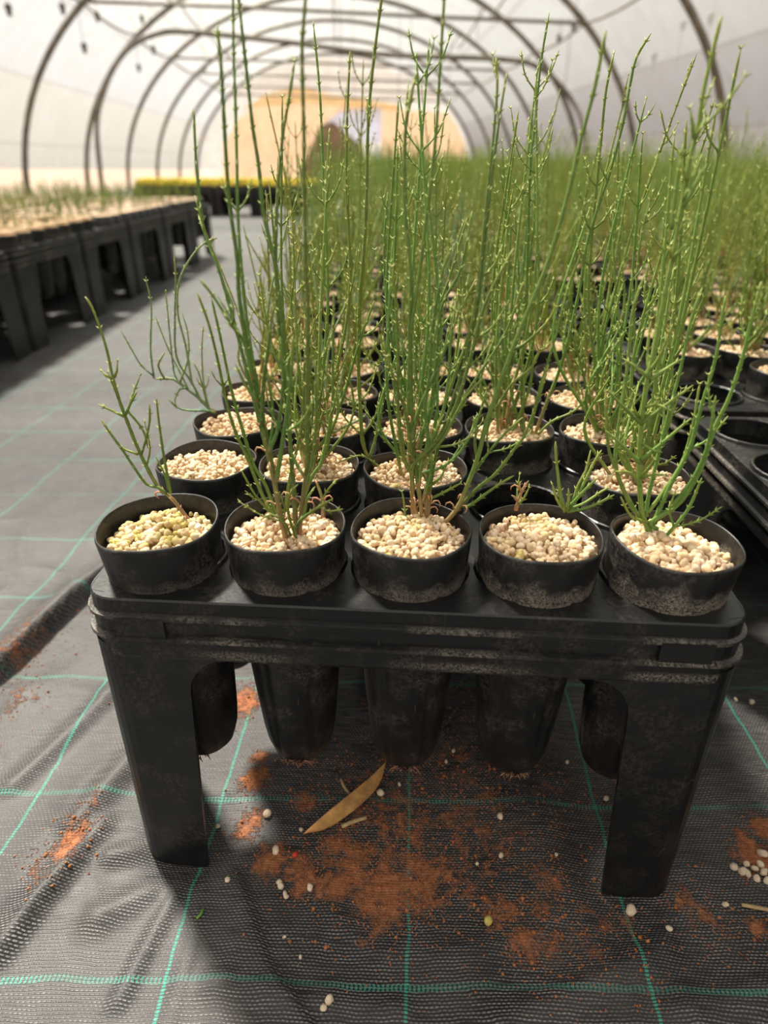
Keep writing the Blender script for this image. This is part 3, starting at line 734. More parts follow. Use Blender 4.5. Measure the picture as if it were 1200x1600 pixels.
P2 = [(c6([(550, 1540), (500, 1370), (465, 1170), (410, 900), (370, 700), (330, 500), (290, 280), (265, 100)])+[(371, 410), (366, 372), (358, 316), (353, 244), (349, 172), (345, 100), (339, 40)], .0014, .35, .01),
      ([(453, 852), (436, 790), (428, 740), (405, 620), (388, 520), (378, 431), (372, 345), (370, 259), (368, 172), (365, 86), (364, 0), (363, -60)], .0011, .3, .03),
      ([(463, 850), (458, 760), (453, 690), (445, 560), (432, 431), (421, 374), (411, 331), (404, 259), (395, 201), (388, 138), (379, 57), (373, 0), (370, -30)], .0013, .3, .04),
      ([(466, 850), (462, 800), (452, 680), (440, 560), (432, 448), (431, 374), (434, 302), (441, 218), (452, 150), (460, 95)], .0012, .25, .035),
      ([(466, 848), (471, 796), (479, 733), (480, 664), (481, 560), (481, 471), (478, 431), (477, 359), (475, 288), (475, 216), (473, 144), (472, 72), (477, 0), (480, -60)], .0013, .45, -.004),
      ([(450, 850), (425, 740), (395, 620), (370, 520), (343, 425), (327, 385), (316, 345), (307, 259), (302, 170)], .0012, .2, .05),
      (c6([(490, 1370), (400, 1250), (310, 1030), (250, 900), (200, 740), (145, 480), (95, 280), (30, 100)]), .0012, .1, -.012),
      (c6([(470, 1330), (420, 1200), (350, 1080), (290, 890), (230, 680), (160, 350), (110, 130)]), .0012, .1, -.006),
      (c6([(345, 590), (300, 390), (230, 290), (120, 120), (45, 25)]), .0011, .05, -.012), (c6([(370, 720), (355, 700), (300, 620), (245, 500)]), .0009, .1, 0),
      (c6([(500, 1390), (430, 1330), (360, 1250), (280, 1110)]), .0010, .1, -.01), (c6([(395, 860), (405, 620), (430, 430), (465, 155)]), .0011, 0, -.006),
      (c6([(440, 1000), (490, 860), (515, 600), (500, 350)]), .0011, .1, 0), (c6([(480, 1170), (520, 900), (560, 600), (575, 340)]), .0012, .1, -.008),
      (c6([(520, 1330), (560, 1130), (625, 850), (640, 500), (655, 360)]), .0011, .1, -.004), (c6([(615, 1290), (680, 1150), (740, 1050), (795, 760), (800, 500), (805, 100)]), .0012, .15, .008),
      (c6([(650, 1200), (690, 1000), (705, 780), (700, 480)]), .0009, .1, .006), (c6([(600, 1420), (620, 1390), (700, 1330), (800, 1270)]), .0011, 0, -.012),
      (c6([(595, 1500), (575, 1450), (545, 1340), (560, 1240), (600, 1190)]), .0009, 0, -.01), (c6([(775, 1385), (740, 1280), (700, 1160)]), .0015, 1.3, .01),
      (c6([(640, 1150), (560, 1000), (555, 780), (540, 560), (490, 420)]), .0009, .1, .01), (c6([(430, 1030), (460, 800), (420, 520), (415, 440)]), .0009, .1, .012),
      (c6([(560, 1480), (520, 1400), (450, 1360), (390, 1390)]), .0008, 0, -.006), (c6([(590, 1440), (640, 1350), (650, 1280), (700, 1200)]), .0009, 0, .004)]
P3 = [([(656, 813), (645, 777), (642, 737), (640, 700), (638, 640), (642, 520), (655, 430), (665, 350), (675, 270), (682, 200), (688, 100), (694, 0), (696, -40)], .0012, .3, .012),
      ([(662, 815), (655, 770), (648, 720), (642, 640), (640, 520), (642, 450), (640, 400), (633, 330), (632, 270), (634, 200), (642, 150), (652, 112)], .0013, .3, .018),
      ([(665, 815), (668, 760), (675, 700), (700, 620), (735, 516), (744, 465), (750, 425), (760, 320), (770, 225), (777, 140), (775, 90)], .0012, .25, .03),
      ([(668, 815), (674, 750), (690, 680), (722, 580), (748, 470), (758, 380), (765, 310), (772, 250), (782, 175), (792, 115)], .0011, .25, .036),
      ([(692, 814), (713, 797), (730, 760), (747, 714), (758, 669), (769, 635), (786, 587), (803, 541), (826, 485), (855, 415), (875, 350), (895, 275), (910, 210), (930, 135), (947, 47)], .0015, .32, -.006),
      ([(648, 800), (645, 777), (645, 729), (662, 710), (690, 680), (712, 635), (735, 561), (758, 476), (803, 388)], .0014, .45, -.01),
      ([(803, 545), (818, 539), (854, 505), (868, 480)], .0009, 0, -.006), ([(716, 795), (747, 762), (775, 740), (803, 703), (820, 680), (843, 618), (857, 570)], .0011, .1, -.016),
      ([(722, 790), (732, 791), (775, 760), (803, 743)], .0011, .1, -.012), ([(728, 765), (744, 734), (781, 686), (817, 652)], .0010, .1, -.008),
      ([(660, 785), (674, 734), (670, 692), (664, 635), (670, 595), (676, 522), (681, 479), (690, 431), (701, 394)], .0011, .15, -.008),
      ([(645, 745), (628, 706), (622, 635), (622, 550), (618, 465), (613, 417)], .0011, .1, -.012), ([(644, 720), (642, 692), (633, 643), (613, 584), (599, 536)], .0009, .05, -.01),
      ([(655, 760), (660, 715), (687, 663), (701, 592), (704, 536), (715, 462)], .0010, .1, -.006), ([(662, 714), (690, 689), (724, 626), (755, 590)], .0010, .1, -.012),
      ([(670, 780), (690, 771), (720, 755)], .0009, 0, -.01), ([(632, 828), (633, 805), (630, 777), (628, 768)], .0008, 0, -.004),
      ([(745, 714), (742, 690), (745, 668), (738, 655)], .0009, .05, -.004), ([(775, 640), (800, 600), (830, 575), (846, 540)], .0009, 0, -.01), ([(655, 740), (690, 730), (720, 705), (745, 660), (760, 610)], .0010, .05, .01),
      ([(642, 690), (655, 640), (690, 560), (712, 500), (742, 440)], .0010, .1, .02), ([(650, 700), (672, 640), (682, 560), (690, 480), (720, 420), (738, 330)], .0010, .1, .026),
      ([(660, 720), (700, 660), (745, 590), (790, 520), (818, 440)], .0010, .1, .02)]
P4 = [([(806, 797), (811, 780), (815, 768), (826, 751)], .0012, 4, 0), ([(810, 785), (803, 776), (799, 774)], .0009, 4, 0), ([(815, 770), (812, 762), (813, 753)], .0008, 4, 0),
      ([(883, 800), (876, 775), (872, 743), (869, 715), (868, 690)], .0012, 0, 0), ([(880, 795), (870, 780), (863, 757)], .0010, 0, -.005), ([(886, 798), (889, 780), (888, 763)], .0012, 0, -.008),
      ([(888, 796), (910, 760), (927, 725), (940, 703)], .0012, 0, .004), ([(886, 799), (905, 797), (927, 790), (960, 773)], .0013, 0, -.006), ([(890, 792), (912, 768), (933, 747)], .0012, 0, -.008),
      ([(895, 785), (905, 755), (916, 735), (923, 703)], .0010, 0, .008), ([(892, 795), (915, 785), (940, 768), (952, 762)], .0010, 0, .008)]
P5 = [(c3([(700, 850), (620, 760), (600, 600), (600, 430), (610, 290), (635, 100), (660, 0)])+c8([(430, 1560), (460, 1400), (485, 1280), (510, 1150), (545, 950), (570, 800), (610, 640), (640, 450), (680, 280), (728, 80)]), .0016, .04, .004),
      (c3([(610, 310), (500, 205), (450, 150)]), .0011, 0, -.006), (c3([(608, 305), (720, 220), (850, 125)]), .0011, 0, -.006), (c3([(600, 490), (530, 420), (440, 340)]), .0011, 0, -.01), (c3([(600, 480), (700, 400), (840, 280)]), .0012, 0, -.006),
      (c3([(600, 740), (560, 700), (490, 530), (450, 400), (440, 160)]), .0012, 0, .004), (c3([(680, 800), (650, 770), (780, 680), (880, 530), (950, 330), (1020, 180), (1080, 0)])+[(1172, 510), (1190, 440)], .0014, 0, -.006),
      (c3([(660, 780), (740, 600), (830, 430), (890, 220), (955, 0)])+[(1128, 500), (1134, 462)], .0013, 0, .004), (c3([(700, 740), (760, 680), (850, 560), (920, 400), (955, 175)]), .0012, 0, -.01),
      (c3([(640, 720), (720, 610), (800, 480), (850, 300), (880, 120)]), .0011, 0, .01), (c3([(630, 740), (640, 650), (680, 480), (720, 320), (790, 50)])+[(1080, 500), (1097, 450)], .0012, 0, .012),
      (c3([(610, 770), (580, 720), (500, 560), (490, 400), (540, 60)])+[(988, 490), (1008, 428)], .0012, 0, .010), (c3([(640, 770), (560, 740), (510, 650)]), .0009, 0, -.01), (c3([(690, 820), (720, 830), (760, 790), (830, 700), (890, 560)]), .0011, 0, -.014),
      (c3([(600, 600), (560, 540), (480, 530)]), .0009, 0, -.01), (c3([(600, 560), (660, 545), (720, 545)]), .0008, 0, -.01), (c3([(610, 400), (660, 430), (705, 440)]), .0008, 0, -.01),
      (c3([(625, 230), (680, 215), (740, 245)]), .0012, 0, -.012), (c3([(650, 100), (720, 50), (800, 0)]), .0011, 0, .004), (c3([(640, 90), (590, 50), (520, 0)]), .0011, 0, .004),
      (c8([(490, 1290), (520, 1250), (555, 1220)]), .0010, 0, 0), (c8([(480, 1290), (470, 1250), (462, 1235)]), .0010, 0, 0), (c8([(560, 900), (540, 860), (520, 800)]), .0009, 0, 0), (c8([(590, 700), (625, 640), (660, 575)]), .0009, 0, 0),
      (c8([(590, 690), (580, 600), (570, 540)]), .0009, 0, 0), (c8([(480, 1150), (500, 950), (535, 720)]), .0009, 0, .004), (c8([(540, 1000), (590, 880), (630, 770)]), .0009, 0, .004), (c8([(535, 1040), (600, 920), (655, 820)]), .0009, 0, -.004)]
Q34 = [([(830, 690), (850, 640), (880, 560), (906, 450), (916, 387), (931, 334), (953, 269), (973, 194), (983, 141), (994, 91), (1017, 52)], .0013, .2, 0), ([(826, 690), (840, 620), (870, 520), (890, 440)], .0011, .2, 0), ([(822, 690), (815, 600), (822, 480), (828, 270), (835, 200), (845, 100), (858, 20)], .0012, .2, .03),
       ([(828, 690), (800, 620), (790, 520), (796, 400), (800, 330)], .0011, .2, .01), ([(825, 690), (860, 660), (900, 640), (930, 600)], .0011, .2, 0)]
Q35 = [([(955, 690), (935, 600), (920, 480), (925, 369), (933, 281), (939, 219), (947, 141), (959, 84)], .0013, .2, 0), ([(960, 690), (975, 600), (990, 500), (1000, 380), (1020, 300)], .0011, .2, .02), ([(950, 690), (925, 640), (905, 560), (880, 480)], .0011, .2, .01), ([(958, 690), (970, 560), (960, 420), (958, 330)], .0011, .2, .02)]
Q31 = [(c4([(900, 775), (870, 760), (800, 690), (720, 630), (650, 580), (540, 580)]), .0016, .1, 0), (c4([(535, 575), (515, 400), (520, 150), (490, 0)])+[(228, 432)], .0010, 0, 0), (c4([(820, 720), (760, 600), (670, 450), (660, 200), (665, 0)])+[(272, 400)], .0012, 0, 0),
       (c4([(530, 560), (460, 500), (400, 400), (335, 285)]), .0009, 0, 0), (c4([(900, 780), (870, 770), (700, 760), (620, 700)]), .0011, 0, -.01), (c4([(740, 640), (680, 520), (620, 400), (540, 200)]), .0009, 0, .01),
       ([(300, 600), (290, 540), (278, 490), (280, 440), (300, 400), (322, 378), (340, 372)], .0012, 0, .01), (c4([(860, 740), (830, 600), (820, 400), (830, 260)]), .0010, 0, 0), (c4([(600, 580), (560, 500), (600, 420)]), .0012, 0, -.006), (c4([(690, 600), (740, 450), (735, 300), (700, 180)]), .0009, 0, .006),
       (c4([(700, 610), (660, 560), (640, 420), (605, 60)]), .0009, 0, .01), (c4([(730, 630), (690, 640), (660, 700), (670, 760)]), .0009, 0, -.01), (c4([(850, 720), (800, 540), (760, 470)]), .0010, 0, .004)]
Q23 = [([(600, 735), (577, 717), (567, 690), (563, 640), (560, 564), (562, 470), (568, 400), (572, 325), (575, 200), (580, 130), (588, 60), (596, 0), (600, -40)], .0014, .1, .0), ([(610, 735), (577, 718), (560, 712), (530, 722)], .0010, .1, -.01), ([(577, 718), (588, 680), (600, 620), (608, 540)], .0010, 0, .01),
       ([(655, 735), (660, 640), (665, 540), (700, 440), (730, 340)], .0011, .2, .01), ([(650, 735), (640, 640), (610, 520), (600, 400), (606, 300)], .0011, .2, .01), ([(660, 735), (690, 650), (712, 560), (720, 470), (715, 380)], .0011, .2, .0)]
Q22 = [([(485, 735), (500, 660), (530, 560), (547, 450), (542, 300), (542, 200), (547, 80)], .0012, .25, .0), ([(480, 735), (500, 620), (512, 480), (508, 340), (505, 270), (500, 150), (490, 40)], .0012, .25, .02), ([(478, 735), (450, 620), (420, 520), (405, 430)], .0011, .2, .0), ([(490, 735), (530, 640), (560, 540), (585, 470)], .0011, .2, .0), ([(482, 735), (470, 600), (455, 480), (470, 380)], .0011, .2, .01)]

def foot_y(x, y, cx, cy):
    p = at_z(x, y, POT_BOT+GLEV); d = p[:2]-np.array((cx, cy)); r = np.hypot(*d)
    if r > .026: p[:2] = np.array((cx, cy))+d*(.026/r)
    return p

# ---- layout
TRZ = radians(-1.3); ROW1_Y = .314
def turn(x, y): return x*cos(TRZ)-(y-ROW1_Y)*sin(TRZ), ROW1_Y+x*sin(TRZ)+(y-ROW1_Y)*cos(TRZ)
TCX, TCY = 0.0, .2735+TRL/2+.0005
def field(x, y):
    """beds bend a little to follow the tunnel beyond the first trays"""
    t = max(0, min(1, (y-.66)/1.2)); a = radians(5.2)*t
    px, py = -.168, .66; dx, dy = x-px, y-py
    return px+dx*cos(a)-dy*sin(a), py+dx*sin(a)+dy*cos(a), a

def new_pot(x, y, rz, label, group, pot, grav, tilt=(0, 0), dz=0):
    e = link('potted_seedling', None, loc=(x, y, POT_BOT+dz)); e.rotation_euler = (tilt[0], tilt[1], rz)
    tag(e, label, 'potted seedling', group)
    link('pot', pot, e)
    if grav: tag(link('gravel', grav, e), kind='stuff')
    return e

def traced(e, stems, cx, cy, Ybase=None, tint=GREEN, seed=0, branch=.05, **kw):
    rg = np.random.RandomState(seed); loc = np.array([cx, cy, POT_BOT])
    first = foot_y(*stems[0][0][0], cx, cy)
    for i, (px, r, tan, off) in enumerate(stems):
        f = foot_y(*px[0], cx, cy); inpot = abs(proj(f)[0]-px[0][0])+abs(proj(f)[1]-px[0][1]) < 30 and tan > 0
        if tan < 1 and i > 0: tan *= .5
        Y0 = f[1] if inpot else first[1]
        pts = px_stem(px, Y0, off)
        if inpot: pts[0] = f-np.array([0, 0, .004])
        mb = MB(); stem(mb, [p-loc for p in pts], r, max(.00055, r*.5), rg, tan, tint, branch=branch, **kw)
        link('stem', mb.mesh('stem', M_STEM, color=True), e)

place_tray(*turn(TCX, TCY), TRZ, 'black plastic five-column tube tray on four legs, standing foremost on open weed mat')
rgl = np.random.RandomState(77)
cellx = [(i-2)*PX for i in range(5)]; celly = [TCY+(j-2)*PY for j in range(5)]
front_lab = ['black tube pot of mossy green gravel with one leaning seedling, corner of the front tray', 'black tube pot crowded with tall upright green stems on pale gravel, beside the mossy one',
             'black tube pot with yellow-stained gravel and stems arching far to one side', 'black tube pot with a tiny orange shoot and a short green sprig', 'black scuffed tube pot with one thick-stemmed bushy seedling, outer corner of the tray']
front_tilt = [(.02, -.035), (0, 0), (0, 0), (0, .01), (.01, .045)]
fx = [-.1405, -.0700, 0, .0705, .1405]
for i, (st, lab) in enumerate(zip((P1, P2, P3, P4, P5), front_lab)):
    qx, qy = turn(fx[i], ROW1_Y)
    e = new_pot(qx, qy, 0, lab, None, pot_mesh(i, 72, M_POT_F[i]), GR_FRONT[i])
    traced(e, st, qx, qy, seed=i+1, branch=(.02, .065, .065, .02, .05)[i], blen=(.010, .030), **(dict(tint=GREEN*1.25) if i in (3, 4) else {}))
    for ch in e.children:
        if ch.name.split('.')[0] in ('pot', 'gravel'): ch.rotation_euler = (front_tilt[i][0], front_tilt[i][1], 0); ch.location.x = -PH*.8*sin(front_tilt[i][1])
    link('root_tuft', root_tuft(i), e)

PROTO = [proc_plant(100+i, n=[9, 8, 10, 7, 9, 7, 8, 6][i], h=[(.13, .24), (.15, .30), (.12, .22), (.16, .31), (.14, .26), (.12, .2), (.15, .27), (.10, .19)][i], spread=[.22, .16, .3, .14, .2, .34, .18, .4][i],
                    tint=[GREEN*1.2, GREEN*1.5, np.array((.17, .26, .045)), GREEN*1.3, np.array((.22, .29, .045)), BLUEG*1.2, GREEN*1.4, np.array((.25, .30, .06))][i]) for i in range(8)]
SMALL = [proc_plant(200+i, n=4, h=(.03, .09), spread=.4, tint=np.array((.12, .18, .05)), branch=.08) for i in range(4)]
mid_lab = {(1, 0): 'black tube pot of bare pale gravel behind the mossy corner pot', (1, 1): 'tube pot of slim stems directly behind the crowded upright one', (1, 2): 'tube pot with a prone stem turning upright, behind the arching one', (1, 4): 'tube pot half hidden behind the thick-stemmed bushy seedling',
           (2, 0): 'tube pot with a blue-green seedling sprawling out over the aisle', (2, 3): 'tube pot of tall stems behind the empty tray cell', (2, 4): 'tube pot of straight stems in the third row, outer column of the front tray'}
for j in range(1, 5):
    for i in range(5):
        if (j, i) == (1, 3): continue
        x, y = cellx[i]+rgl.normal()*.0008, celly[j]+rgl.normal()*.001
        if j == 1 and i == 4: x += .003
        x, y = turn(x, y)
        lab = mid_lab.get((j, i)); g = None
        if not lab: lab = 'tube pot of green stems, %s row and %s column from the aisle, front tray' % (ORD[j], ORD[i]); g = 'inner pots of the front tray'
        e = new_pot(x, y, 0 if (j, i) in mid_lab else rgl.uniform(0, 6.28), lab, g, POTS[(i+2*j) % 6], GR_MID[(i+j) % 5])
        if (j, i) == (1, 0): continue
        tr = {(2, 3): Q34, (2, 4): Q35, (2, 0): Q31, (1, 2): Q23, (1, 1): Q22}.get((j, i))
        if tr: traced(e, tr, x, y, seed=50+i+5*j, branch=.10 if (j, i) != (2, 0) else .03, tint=BLUEG if (j, i) == (2, 0) else GREEN*1.15, step=.005, k=4, **({} if (j, i) == (2, 0) else dict(blen=(.012, .035))))
        if (j, i) == (2, 0): continue
        link('seedling', PROTO[(i*3+j*5) % 8], e)

# ---- remaining trays and pots
trays = []      # (cx, cy, rz, bed)
cols = [.256+TRW/2]+[.256+TRW/2+.374*k+.006 for k in range(1, 8)]
for k in range(0, 7):
    x, y, a = field(TCX, TCY+.412*(k+1)+.004); trays.append((x, y, a, 'r'))
col_off = [0.0, -.0172, -.0165, -.0192, .0133, .0111, .0148, .0191]
for c, cx in enumerate(cols):
    for k in range(0, 7):
        x, y, a = field(cx, .185+TRL/2+.412*k+col_off[c]); trays.append((x, y, a, 'r'))
LB = radians(3.0)
def leftbed(c, k):
    x, y = -.965-TRW/2-.361*c, 1.200+TRL/2+.410*k
    px, py = -.965, 1.63; dx, dy = x-px, y-py
    return px+dx*cos(LB)-dy*sin(LB), py+dx*sin(LB)+dy*cos(LB)
left_trays = [(*leftbed(c, k), LB, 'l') for c in range(6) for k in range(6)]
cross = []
for k in range(5):
    p = at_z(300, 338, 0); cross.append((p[0]+.365*k-.33, p[1]+.19, 0.05, 'x'))
far_rows = []
def pots_of(t):
    x, y, a, b = t
    for i in range(5):
        for j in range(5):
            dx, dy = (i-2)*PX, (j-2)*PY
            yield x+dx*cos(a)-dy*sin(a), y+dx*sin(a)+dy*cos(a), i, j
LZ = 1.09        # the bed across the aisle stands a little taller
def tray_phrase(n_):
    """where tray n_ stands, told by its line and its place in it"""
    if n_ < 7: return '%s tray in the line behind the front tray' % ORD[n_]
    if n_ < len(trays):
        c, k = divmod(n_-7, 7); return '%s tray, %s line over from the front tray' % (ORD[k], ORD[c])
    m_ = n_-len(trays)
    if m_ < len(left_trays):
        c, k = divmod(m_, 6); return '%s tray, %s line across the aisle' % (ORD[k], ORD[c])
    return '%s tray closing the end of the aisle' % ORD[m_-len(left_trays)]
for n_, t in enumerate(trays+left_trays+cross):
    txt = 'black tube tray of %s, %s' % ({'r': 'green seedlings', 'l': 'tiny seedlings', 'x': 'yellow-green tufts'}[t[3]], tray_phrase(n_))
    if n_ == 7: txt = 'black tube tray with bare empty cells, standing alongside the front tray'
    e = place_tray(t[0], t[1], t[2], txt, {'r': 'trays of the seedling bed', 'l': 'trays across the aisle', 'x': 'trays at the end of the aisle'}[t[3]], parts=n_ in (0, 7))
    if t[3] == 'l': e.scale.z = LZ

cand = []
for n_, t in enumerate(trays+left_trays+cross):
    for x, y, i, j in pots_of(t):
        if n_ == 7 and i < 3: continue        # empty columns beside the front tray
        u = np.sin(x*91.7+y*57.3)*4371.1; u -= np.floor(u)
        if u < .05 or (abs(x-.30) < .06 and 1.02 < y < 1.22): continue
        px, py, z = proj((x, y, RIM_Z)); vis = z > 0 and -60 < px < 1260 and py < 1650
        cand.append((z if vis else 99+z, x, y, t[3], vis, n_))
cand.sort()
NEAR = cand[:276]; REST = cand[276:]
NEAR += [c for c in REST if not c[4] and math.hypot(c[1], c[2]) < .72]; REST = [c for c in REST if c[4] or math.hypot(c[1], c[2]) >= .72]
lab = {'r': 'slender green stems in tube pot, %s', 'l': 'tiny seedling in pink-gravelled tube pot, %s', 'x': 'yellow-green tuft in tube pot, %s'}
tuft = None
for q, (z, x, y, b, vis, n_) in enumerate(NEAR):
    e = new_pot(x, y, rgl.uniform(0, 6.28), lab[b] % tray_phrase(n_), 'pots in the '+tray_phrase(n_), POTS[q % 6], GR_MID[q % 5], tilt=(rgl.normal()*.006, rgl.normal()*.006), dz=RIM_Z*(LZ-1) if b == 'l' else 0)
    if b == 'r':
        o = link('seedling', PROTO[rgl.randint(8)], e); s = rgl.uniform(.8, 1.12); o.scale = (s, s, s*rgl.uniform(.9, 1.1)); o.location.z = GLEV*(1-o.scale[2])
    elif b == 'l':
        for ch in e.children:
            if ch.name.startswith('gravel'): ch.location.z = .0105
        if rgl.rand() < .12: continue
        o = link('seedling', SMALL[rgl.randint(4)], e); s = rgl.uniform(.7, 1.3); o.scale = (s, s, s); o.location.z = GLEV*(1-s)

# ---- everything beyond the 300 largest pots: one pot object and one seedling object per bed
def low_plant(seed, n=9, h=(.13, .27), spread=.2, tint=GREEN, r=.0011):
    rg = np.random.RandomState(seed); mb = MB()
    for i in range(n):
        az = rg.uniform(0, 6.28); tl = spread*rg.rand()**.7; L = rg.uniform(*h)*rg.uniform(.6, 1); dx, dy = cos(az)*tl, sin(az)*tl; c = rg.normal(size=2)*.01
        pts = np.array([(0, 0, 0), (dx*.3*L, dy*.3*L, .2*L), (dx*.7*L+c[0], dy*.7*L+c[1], .6*L), (dx*.85*L, dy*.85*L, L)])
        cc = tint*rg.uniform(.8, 1.25)
        C = np.array([TAN*.6+cc*.4, cc, cc, LGREEN*.6+cc*.4]); tube(mb, pts, [r, r, r*.9, r*.4], 3, C, cap=False)
        for m in range(2):
            s = rg.uniform(.35, .85); p = pts[1]*(1-s)+pts[2]*s if s < .7 else pts[2]*.5+pts[3]*.5
            a = rg.uniform(0, 6.28); q = np.array([p, p+np.array([cos(a)*.012, sin(a)*.012, .02]), p+np.array([cos(a)*.016, sin(a)*.016, .045])]); tube(mb, q, [r*.7, r*.6, r*.3], 3, cc*1.2, cap=False)
    return np.concatenate(mb.v), mb.f, np.concatenate(mb.c)
class Big:
    def __init__(s): s.v = []; s.f4 = []; s.f3 = []; s.c = []; s.n = 0
    def add(s, V, F, C):
        s.v.append(V); s.f4.append(F+s.n); s.c.append(C); s.n += len(V)
    def mesh(s, name, mat):
        V = np.concatenate(s.v); Fq = np.concatenate(s.f4); C = np.ones((len(V), 4)); C[:, :3] = np.concatenate(s.c)
        me = bpy.data.meshes.new(name); me.vertices.add(len(V)); me.vertices.foreach_set('co', V.ravel()); k = Fq.shape[1]
        me.loops.add(Fq.size); me.loops.foreach_set('vertex_index', Fq.ravel().astype(np.int32)); me.polygons.add(len(Fq))
        me.polygons.foreach_set('loop_start', np.arange(0, Fq.size, k, dtype=np.int32)); me.polygons.foreach_set('use_smooth', np.ones(len(Fq), bool))
        a = me.color_attributes.new('Col', 'FLOAT_COLOR', 'POINT'); a.data.foreach_set('color', C.ravel()); me.materials.append(mat); me.update(calc_edges=True); me.validate(); return me
LOW = [low_plant(300+i, n=[9, 8, 11, 9, 10, 8][i], spread=[.2, .15, .28, .18, .22, .3][i], h=[(.14, .26), (.16, .30), (.12, .24), (.15, .33), (.13, .25), (.12, .27)][i], tint=[GREEN*1.4, GREEN*1.6, np.array((.20, .30, .06)), GREEN*1.35, np.array((.25, .32, .06)), GREEN*1.5][i]) for i in range(6)]
LOW = [(V, np.array(F), C) for V, F, C in LOW]
LOWS = [(lambda t: (t[0], np.array(t[1]), t[2]))(low_plant(400+i, n=4, h=(.03, .09), spread=.4, tint=np.array((.16, .26, .06)))) for i in range(3)]
# coarse pot: rim, wall, gravel dome
k = 12; CPV = []; CPF = []
for z, r in [(0, .020), (.14, .031), (PH, POT_R), (PH, POT_R-.0015), (PH-.008, POT_R-.003)]: CPV += [(r*cos(2*pi*i/k), r*sin(2*pi*i/k), z) for i in range(k)]
CPF = np.array([(p*k+j, p*k+(j+1) % k, (p+1)*k+(j+1) % k, (p+1)*k+j) for p in range(4) for j in range(k)]); CPV = np.array(CPV)
GDV = [(.0312*cos(2*pi*i/k), .0312*sin(2*pi*i/k), PH-.009) for i in range(k)]+[(.016*cos(2*pi*i/k), .016*sin(2*pi*i/k), PH-.0075) for i in range(k)]+[(.001*cos(2*pi*i/k), .001*sin(2*pi*i/k), PH-.007) for i in range(k)]
GDF = np.array([(p*k+j, p*k+(j+1) % k, (p+1)*k+(j+1) % k, (p+1)*k+j) for p in range(2) for j in range(k)]); GDV = np.array(GDV)
def far_gravel():
    m, nt, b = mat_new('far_gravel'); L = nt.links; co = objco(nt)
    vo = N(nt, 'ShaderNodeTexVoronoi'); vo.inputs['Scale'].default_value = 240; L.new(co, vo.inputs['Vector'])
    sp = nt.nodes.new('ShaderNodeSeparateColor'); L.new(vo.outputs['Color'], sp.inputs[0])
    c = ramp(nt, sp.outputs[0], [(0, (.58, .38, .22)), (.4, (.70, .50, .32)), (.7, (.76, .58, .42)), (1, (.62, .41, .24))])
    L.new(c, b.inputs['Base Color']); b.inputs['Roughness'].default_value = .85
    bm_ = N(nt, 'ShaderNodeBump', i_Strength=1.0, i_Distance=.003); bm_.invert = True; L.new(vo.outputs['Distance'], bm_.inputs['Height']); L.new(bm_.outputs[0], b.inputs['Normal'])
    return m
M_FARGRAV = far_gravel()
bp, bg_, bs, bsl = Big(), Big(), Big(), Big()
def add_far(x, y, bed, rest_pot=True, hs=1.0):
    if rest_pot:
        o = np.array([x, y, POT_BOT+(RIM_Z*(LZ-1) if bed == 'l' else 0)]); bp.add(CPV+o, CPF, np.zeros((len(CPV), 3))+.01); bg_.add(GDV+o+np.array([0, 0, 0.0105 if bed == 'l' else 0]), GDF, np.zeros((len(GDV), 3))+.5)
    if bed == 'l' and rgl.rand() < .12: return
    a = rgl.uniform(0, 6.28); R = np.array([[cos(a), -sin(a), 0], [sin(a), cos(a), 0], [0, 0, 1]]); s = rgl.uniform(.8, 1.2)*hs
    src = LOW if bed == 'r' else LOWS; V, F, C = src[rgl.randint(len(src))]
    (bs if bed == 'r' else bsl).add((V*s)@R.T+np.array([x, y, POT_BOT+GLEV-.002+(RIM_Z*(LZ-1) if bed == 'l' else 0)]), F, C*rgl.uniform(.85, 1.2))
far_x = []
for z, x, y, b, vis, n_ in REST:
    if b == 'x': far_x.append((x, y)); o = np.array([x, y, POT_BOT]); bp.add(CPV+o, CPF, np.zeros((len(CPV), 3))+.01); bg_.add(GDV+o, GDF, np.zeros((len(GDV), 3))+.5)
    else: add_far(x, y, b)
# beds running on to the end of the tunnel: trays carry the pots, pots carry the seedlings
bt = Big(); nfar = 0
def coarse_tray():
    V, F = [], []
    def bx(x0, y0, z0, x1, y1, z1):
        o = len(V); V.extend([(x0, y0, z0), (x1, y0, z0), (x1, y1, z0), (x0, y1, z0), (x0, y0, z1), (x1, y0, z1), (x1, y1, z1), (x0, y1, z1)])
        F.extend([tuple(o+i for i in f) for f in ((0, 3, 2, 1), (4, 5, 6, 7), (0, 1, 5, 4), (1, 2, 6, 5), (2, 3, 7, 6), (3, 0, 4, 7))])
    hx, hy = TRW/2, TRL/2
    bx(-hx, -hy, TRH-.038, hx, hy, TRH)
    for sx in (-1, 1):
        for sy in (-1, 1):
            bx(min(sx*hx, sx*(hx-.048)), min(sy*hy, sy*(hy-.003)), 0, max(sx*hx, sx*(hx-.048)), max(sy*hy, sy*(hy-.003)), TRH-.03)
            bx(min(sx*hx, sx*(hx-.003)), min(sy*hy, sy*(hy-.09)), 0, max(sx*hx, sx*(hx-.003)), max(sy*hy, sy*(hy-.09)), TRH-.03)
    return np.array(V), np.array(F)
TV, TF = coarse_tray()
